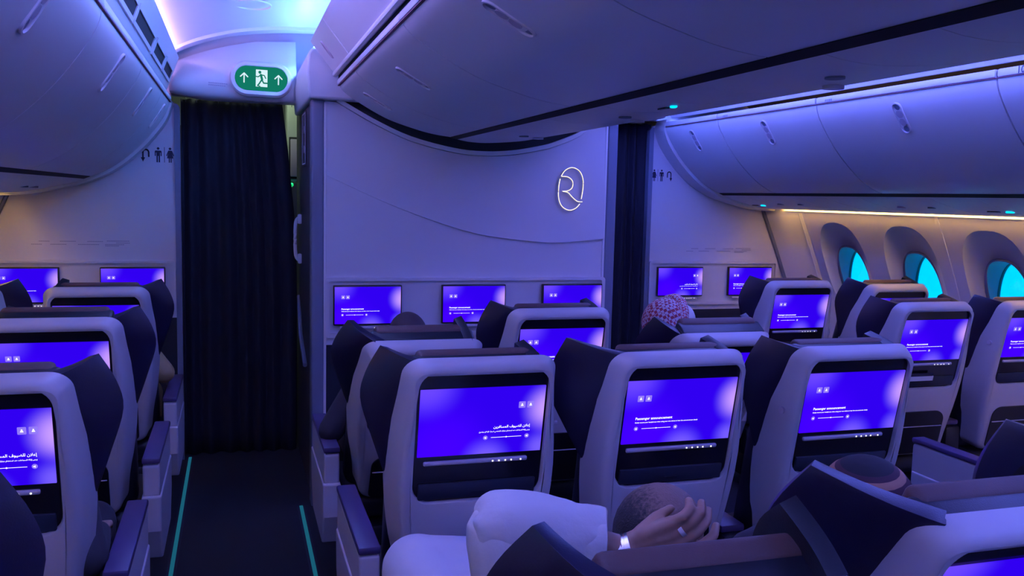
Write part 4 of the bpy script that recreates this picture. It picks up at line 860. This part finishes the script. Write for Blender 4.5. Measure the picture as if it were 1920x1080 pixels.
def seated(label, key, head, headR, cloth, skin, elbow_r=None, wrist_r=None, elbow_l=None, wrist_l=None, vox=.010, hair='hair', hairname='hair', extra=None, long_sleeve=True):
    """an adult in a seat: hips on the cushion, knees bent, feet on the floor; local right is +x (facing +y)"""
    st = SEATS[key]; x, y = st.location.x, st.location.y; O_ = Vector((x, y+.40, .47)); head = Vector(head)
    hip = Vector((x, y+.44, .57)); chest = Vector((x+(head.x-x)*.6, y+.40-(.05 if head.y < y+.3 else 0), .86)); nk = chest.lerp(head, .6)
    b = MB(); c = MB()
    head_shapes(b, head, headR); b.caps(chest + Vector((0, 0, .04)), head - headR @ Vector((0, .01, .07)), .06, .052)
    for mb, g in ((b, -.012), (c, .010)):
        mb.caps(hip, hip.lerp(chest, .5), .150+g, .140+g); mb.caps(hip.lerp(chest, .5), chest, .140+g, .135+g)
        for sg in (-1, 1):
            sh = chest + Vector((sg*.155, .0, .03)); mb.caps(chest + Vector((sg*.05, 0, .03)), sh, .10+g, .062+g)
            kn = Vector((x+sg*.13, y+.86, .56)); hp = hip + Vector((sg*.09, .03, -.03)); mb.caps(hp, kn, .085+g, .062+g); mb.caps(kn, Vector((x+sg*.12, y+.92, .10)), .060+g, .042+g)
            e = (elbow_r if sg > 0 else elbow_l) or sh + Vector((sg*.07, .08, -.26)); w = (wrist_r if sg > 0 else wrist_l) or e + Vector((-sg*.10, .22, .02)); e, w = Vector(e), Vector(w)
            mb.caps(sh, e, .052+g, .042+g); mb.caps(e, e.lerp(w, .9), .042+g, .032+g)
            if mb is b:
                mb.caps(e.lerp(w, .85), w, .030, .026); d = (w-e).normalized(); hand_shapes(mb, w, d, (0, 0, -1), d.cross(Vector((0, 0, 1)))*(-sg), .45)
                mb.caps((x+sg*.12, y+.90, .06), (x+sg*.12, y+1.06, .045), .045, .040)
    t = body_obj('person', b, skin, None, vox*.7, O_, 2); t.location = O_; tag(t, label, 'person', 'seated passengers')
    body_obj('clothes', c, cloth, t, vox, O_, 6)
    if hair:
        h = MB(); h.ell(head + headR @ Vector((0, -.014, .014)), (.080, .094, .098), rot=headR); body_obj(hairname, h, hair, t, .008, O_, 1)
    if extra: extra(t, O_, head, headR)
    return t
I3 = Matrix.Identity(3)
def eul(x, y, z): return Matrix.Rotation(math.radians(z), 3, 'Z') @ Matrix.Rotation(math.radians(y), 3, 'Y') @ Matrix.Rotation(math.radians(x), 3, 'X')
# passenger with the maroon-dark hair, front row of the centre block
seated('passenger with dark hair showing over the reclined front-row seat, elbow on the aisle armrest', 'C11', (-.566, 3.50, 1.075), eul(-10, 0, 0), 'cloth_dark', 'skin_dark', elbow_l=(-.862, 3.52, .715), wrist_l=(-.80, 3.76, .72), hair='hair_maroon')
# passenger in the red-checked headcloth
def ghutra(t, O_, head, R):
    g = MB(); g.ell(head + R @ Vector((0, -.012, .010)), (.098, .108, .108), rot=R); g.caps(head + R @ Vector((0, -.06, -.06)), head + R @ Vector((0, -.07, -.20)), .085, .12)
    body_obj('checked_headcloth', g, 'ghutra_check', t, .008, O_, 2)
    f = MB()
    for k in range(9):
        a = math.radians(-115+28*k); p = head + R @ Vector((.022+.012*math.sin(a), -.108*math.cos(a)*.98, .108*math.sin(a)+.012)); q = math.radians(-115+28*(k+1)); p2 = head + R @ Vector((.022+.012*math.sin(q), -.108*math.cos(q)*.98, .108*math.sin(q)+.012))
        f.caps(p, p2, .027, .027, 10)
    body_obj('folded_edge', f, 'ghutra_fine', t, .008, O_, 2)
    w = MB(); w.ell(head + R @ Vector((.082, -.004, .012)), (.050, .104, .100), rot=R); body_obj('white_lining', w, 'robe', t, .008, O_, 2)
seated('passenger in a red-and-white checked headcloth, front row of the centre block', 'C13', (.560, 3.50, 1.115), eul(-8, 14, 8), 'robe', 'skin', hair=None, extra=ghutra)
# passenger in the striped knitted cap
def cap(t, O_, head, R):
    g = MB(); g.ell((0, 0, 0), (.095, .105, .100)); o = blob(obj('knitted_cap', g, 'beanie_knit', t, tuple(head + R @ Vector((0, -.012, .018)) - O_), eul(6, -8, 0).to_euler()), .006, 1)
seated('passenger in a striped knitted cap in front of the large near seat', 'C32', (-.005, 1.47, 1.030), eul(-12, 0, 0), 'cloth_dark', 'skin_dark', hair=None, extra=cap)
# passengers of whom only an arm shows
seated('passenger in a golden-brown sleeve, arm on the armrest of the front left row', 'LA1', (-1.84, 4.58, 1.02), I3, 'cloth_gold', 'skin_dark', elbow_r=(-1.555, 4.58, .765), wrist_r=(-1.60, 4.82, .74))
seated('passenger of the third left row, bare brown forearm beside the armrest', 'LA3', (-1.84, 2.58, 1.02), I3, 'cloth_dark', 'skin', elbow_r=(-1.590, 2.44, .70), wrist_r=(-1.60, 2.68, .68))
seated('passenger in pale clothes beyond the second-row right aisle seat, sleeve in view', 'RA2', (1.86, 3.58, 1.0), I3, 'cloth_pale', 'skin', elbow_r=(2.11, 3.50, .80), wrist_r=(2.02, 3.74, .72))
seated('passenger in pale clothes beside the front-row right aisle seat, only a sleeve in view', 'RA1', (1.86, 4.58, 1.0), I3, 'cloth_pale', 'skin', elbow_r=(2.10, 4.48, .90), wrist_r=(2.03, 4.72, .76))
# passenger in the white robe, hand on his head
def robe_man():
    O_ = Vector((-.59, 1.65, .47)); head = Vector((-.434, 1.540, .992)); R = eul(-14, 30, -10)
    hip = Vector((-.60, 1.66, .57)); chest = Vector((-.585, 1.46, .80)); shl = Vector((-.725, 1.45, .86)); shr = Vector((-.44, 1.45, .82))
    el = Vector((-.775, 1.478, 1.072)); wr = Vector((-.545, 1.425, 1.018)); kn = Vector((-.452, 1.388, 1.052))
    b = MB(); head_shapes(b, head, R, .98); b.caps(chest + Vector((.02, 0, .06)), head - R @ Vector((0, .01, .075)), .062, .054)
    b.caps(shl, el, .045, .038); b.caps(el, wr, .038, .026); b.caps(hip, chest, .135, .13); b.caps(shl, shr, .06, .06)
    # hand spread over the crown
    k = (kn-wr).normalized(); up = Vector((0, 0, 1)); side = (up - k*up.dot(k)).normalized(); n = k.cross(side); n = n if n.y > 0 else -n
    for q in (-.033, -.012, .010, .030): b.caps(wr + side*q*.6, wr + k*.090 + side*q, .0165, .0145, 10)
    tips = [(-.436, 1.398, 1.110), (-.410, 1.398, 1.104), (-.394, 1.400, 1.088), (-.375, 1.402, 1.056)]
    for q, tp in zip((.031, .011, -.011, -.031), tips):
        a = wr + k*.088 + side*q; tp = Vector(tp); m1 = a.lerp(tp, .45) + Vector((0, -.014, 0)); m2 = a.lerp(tp, .78) + Vector((0, -.010, 0))
        b.caps(a, m1, .0112, .0102, 12); b.caps(m1, m2, .0102, .0094, 12); b.caps(m2, tp + Vector((0, .012, 0)), .0094, .0080, 12)
    a = wr + k*.03 + side*.028; b.caps(a, a + side*.012 + k*.035 + n*.022, .014, .011, 10); b.caps(a + side*.012 + k*.035 + n*.022, a + side*.016 + k*.065 + n*.034, .011, .0085, 10)
    sr = shr + Vector((.05, .12, -.22)); b.caps(shr, sr, .045, .04); b.caps(sr, sr + Vector((-.12, .18, .0)), .038, .028); hand_shapes(b, sr + Vector((-.12, .18, 0)), (-.6, .8, 0), (0, 0, -1), (.8, .6, 0), .4)
    kl, kr = Vector((-.800, 2.085, .735)), Vector((-.50, 2.08, .70))
    for kk, sg in ((kl, -1), (kr, 1)):
        b.caps(hip + Vector((sg*.09, 0, -.02)), kk, .085, .065); ft = Vector((-.59+sg*.16, 2.08, .10)); b.caps(kk, ft, .06, .042); b.caps(ft + Vector((0, -.02, -.045)), ft + Vector((0, .15, -.055)), .042, .038)
    t = body_obj('person', b, 'skin', None, .0045, O_, 2); t.location = O_; tag(t, 'passenger in a white robe holding his head, in the reclined near seat', 'person', 'seated passengers')
    c = MB()
    c.caps(hip, chest, .165, .155); c.caps(shl, shr, .082, .082)
    for kk, sg in ((kl, -1), (kr, 1)): c.caps(hip + Vector((sg*.09, 0, .0)), kk, .115, .088); c.caps(kk, Vector((-.59+sg*.15, 2.06, .30)), .088, .10)
    for q in (.2, .4, .6, .8, 1.0): c.caps((hip + Vector((-.09, 0, .0))).lerp(kl, q), (hip + Vector((.09, 0, 0))).lerp(kr, q), .105-.02*q, .105-.02*q)
    body_obj('robe', c, 'robe', t, .008, O_, 10)
    # wide stiff sleeve with an open cuff
    ax = (wr-el).normalized(); u = (Vector((0, 0, 1)) - ax*ax.z).normalized(); v = ax.cross(u); sl = MB(); loops = []
    def ringp(c0, ru, rd, rv, ph): return [c0 + u*((ru if math.sin(a) > 0 else rd)*math.sin(a)) + v*(rv*math.cos(a)) + ax*(.004*math.sin(3*a+ph)) for a in [2*math.pi*k_/36 for k_ in range(36)]]
    s0 = shl + Vector((0, 0, .0)); 
    for tt, ru, rd, rv in ((-.045, .012, .02, .02), (-.040, .035, .05, .045), (-.02, .056, .078, .062), (.02, .066, .090, .068), (.08, .066, .094, .066), (.12, .064, .092, .064), (.165, .066, .090, .064), (.186, .067, .090, .064)):
        loops.append(ringp(el + ax*tt, ru, rd, rv, tt*40))
    for tt, ru, rd, rv in ((.1865, .063, .086, .060), (.12, .058, .085, .058), (.05, .05, .07, .05)): loops.append(ringp(el + ax*tt, ru, rd, rv, tt*40))
    sl.loft(loops, True, True, True); sl.v = [tuple(Vector(p)-O_) for p in sl.v]; so = obj('sleeve', sl, 'robe', t); sb = so.modifiers.new('s', 'SUBSURF'); sb.levels = 2; sb.render_levels = 2
    tx = bpy.data.textures.new('folds', 'CLOUDS'); tx.noise_scale = .07; dm = so.modifiers.new('folds', 'DISPLACE'); dm.texture = tx; dm.strength = .012; dm.texture_coords = 'LOCAL'; dm.mid_level = .5
    ub = MB(); ub.caps(shl, el.lerp(shl, .1), .085, .066); body_obj('upper_sleeve', ub, 'robe', t, .006, O_, 4)
    h = MB(); h.ell(head + R @ Vector((-.008, -.016, .012)), (.088, .090, .094), rot=R); body_obj('hair', h, 'hair_thin', t, .006, O_, 1)
    # watch and ring
    wc_ = wr - k*.004; ring_ = MB(); ring_.tube([wc_ - k*.011, wc_ + k*.011], .0335, 20); ring_.v = [tuple(Vector(p)-O_) for p in ring_.v]; o = obj('watch_bracelet', ring_, 'chrome', t)
    for j in range(3):
        lk = MB(); lk.tube([wc_ + k*(-.010+.0075*j), wc_ + k*(-.0045+.0075*j)], .0350, 20); lk.v = [tuple(Vector(p)-O_) for p in lk.v]; obj('bracelet_link', lk, 'chrome', o)
    a = wr + k*.088 + side*(.010-.001); m1 = a.lerp(Vector(tips[1]), .45) + Vector((0, -.014, 0)); r0 = a.lerp(m1, .42); d = (m1-a).normalized()
    fr_ = MB(); fr_.tube([r0-d*.004, r0+d*.004], .0128, 20); fr_.v = [tuple(Vector(p)-O_) for p in fr_.v]; obj('finger_ring', fr_, 'silver', t)
def thin_hair():
    m = mat('hair_thin', (0.02, 0.015, 0.015), 0.7, bump=0.9, bscale=300); nt = m.node_tree; b = nt.nodes['Principled BSDF']
    tc = nt.nodes.new('ShaderNodeTexCoord'); sp = nt.nodes.new('ShaderNodeSeparateXYZ'); nt.links.new(tc.outputs['Object'], sp.inputs[0])
    n = nt.nodes.new('ShaderNodeTexNoise'); n.inputs['Scale'].default_value = 140; nt.links.new(tc.outputs['Object'], n.inputs['Vector'])
    ad = nt.nodes.new('ShaderNodeMath'); ad.operation = 'MULTIPLY_ADD'; nt.links.new(n.outputs['Fac'], ad.inputs[0]); ad.inputs[1].default_value = .09; nt.links.new(sp.outputs[0], ad.inputs[2])
    mr = nt.nodes.new('ShaderNodeMapRange'); mr.inputs[1].default_value = .135; mr.inputs[2].default_value = .185; nt.links.new(ad.outputs[0], mr.inputs[0])
    mx = nt.nodes.new('ShaderNodeMix'); mx.data_type = 'RGBA'; mx.inputs[6].default_value = (.016, .013, .015, 1); mx.inputs[7].default_value = (.22, .13, .10, 1); nt.links.new(mr.outputs[0], mx.inputs[0]); nt.links.new(mx.outputs[2], b.inputs['Base Color'])
thin_hair(); robe_man()
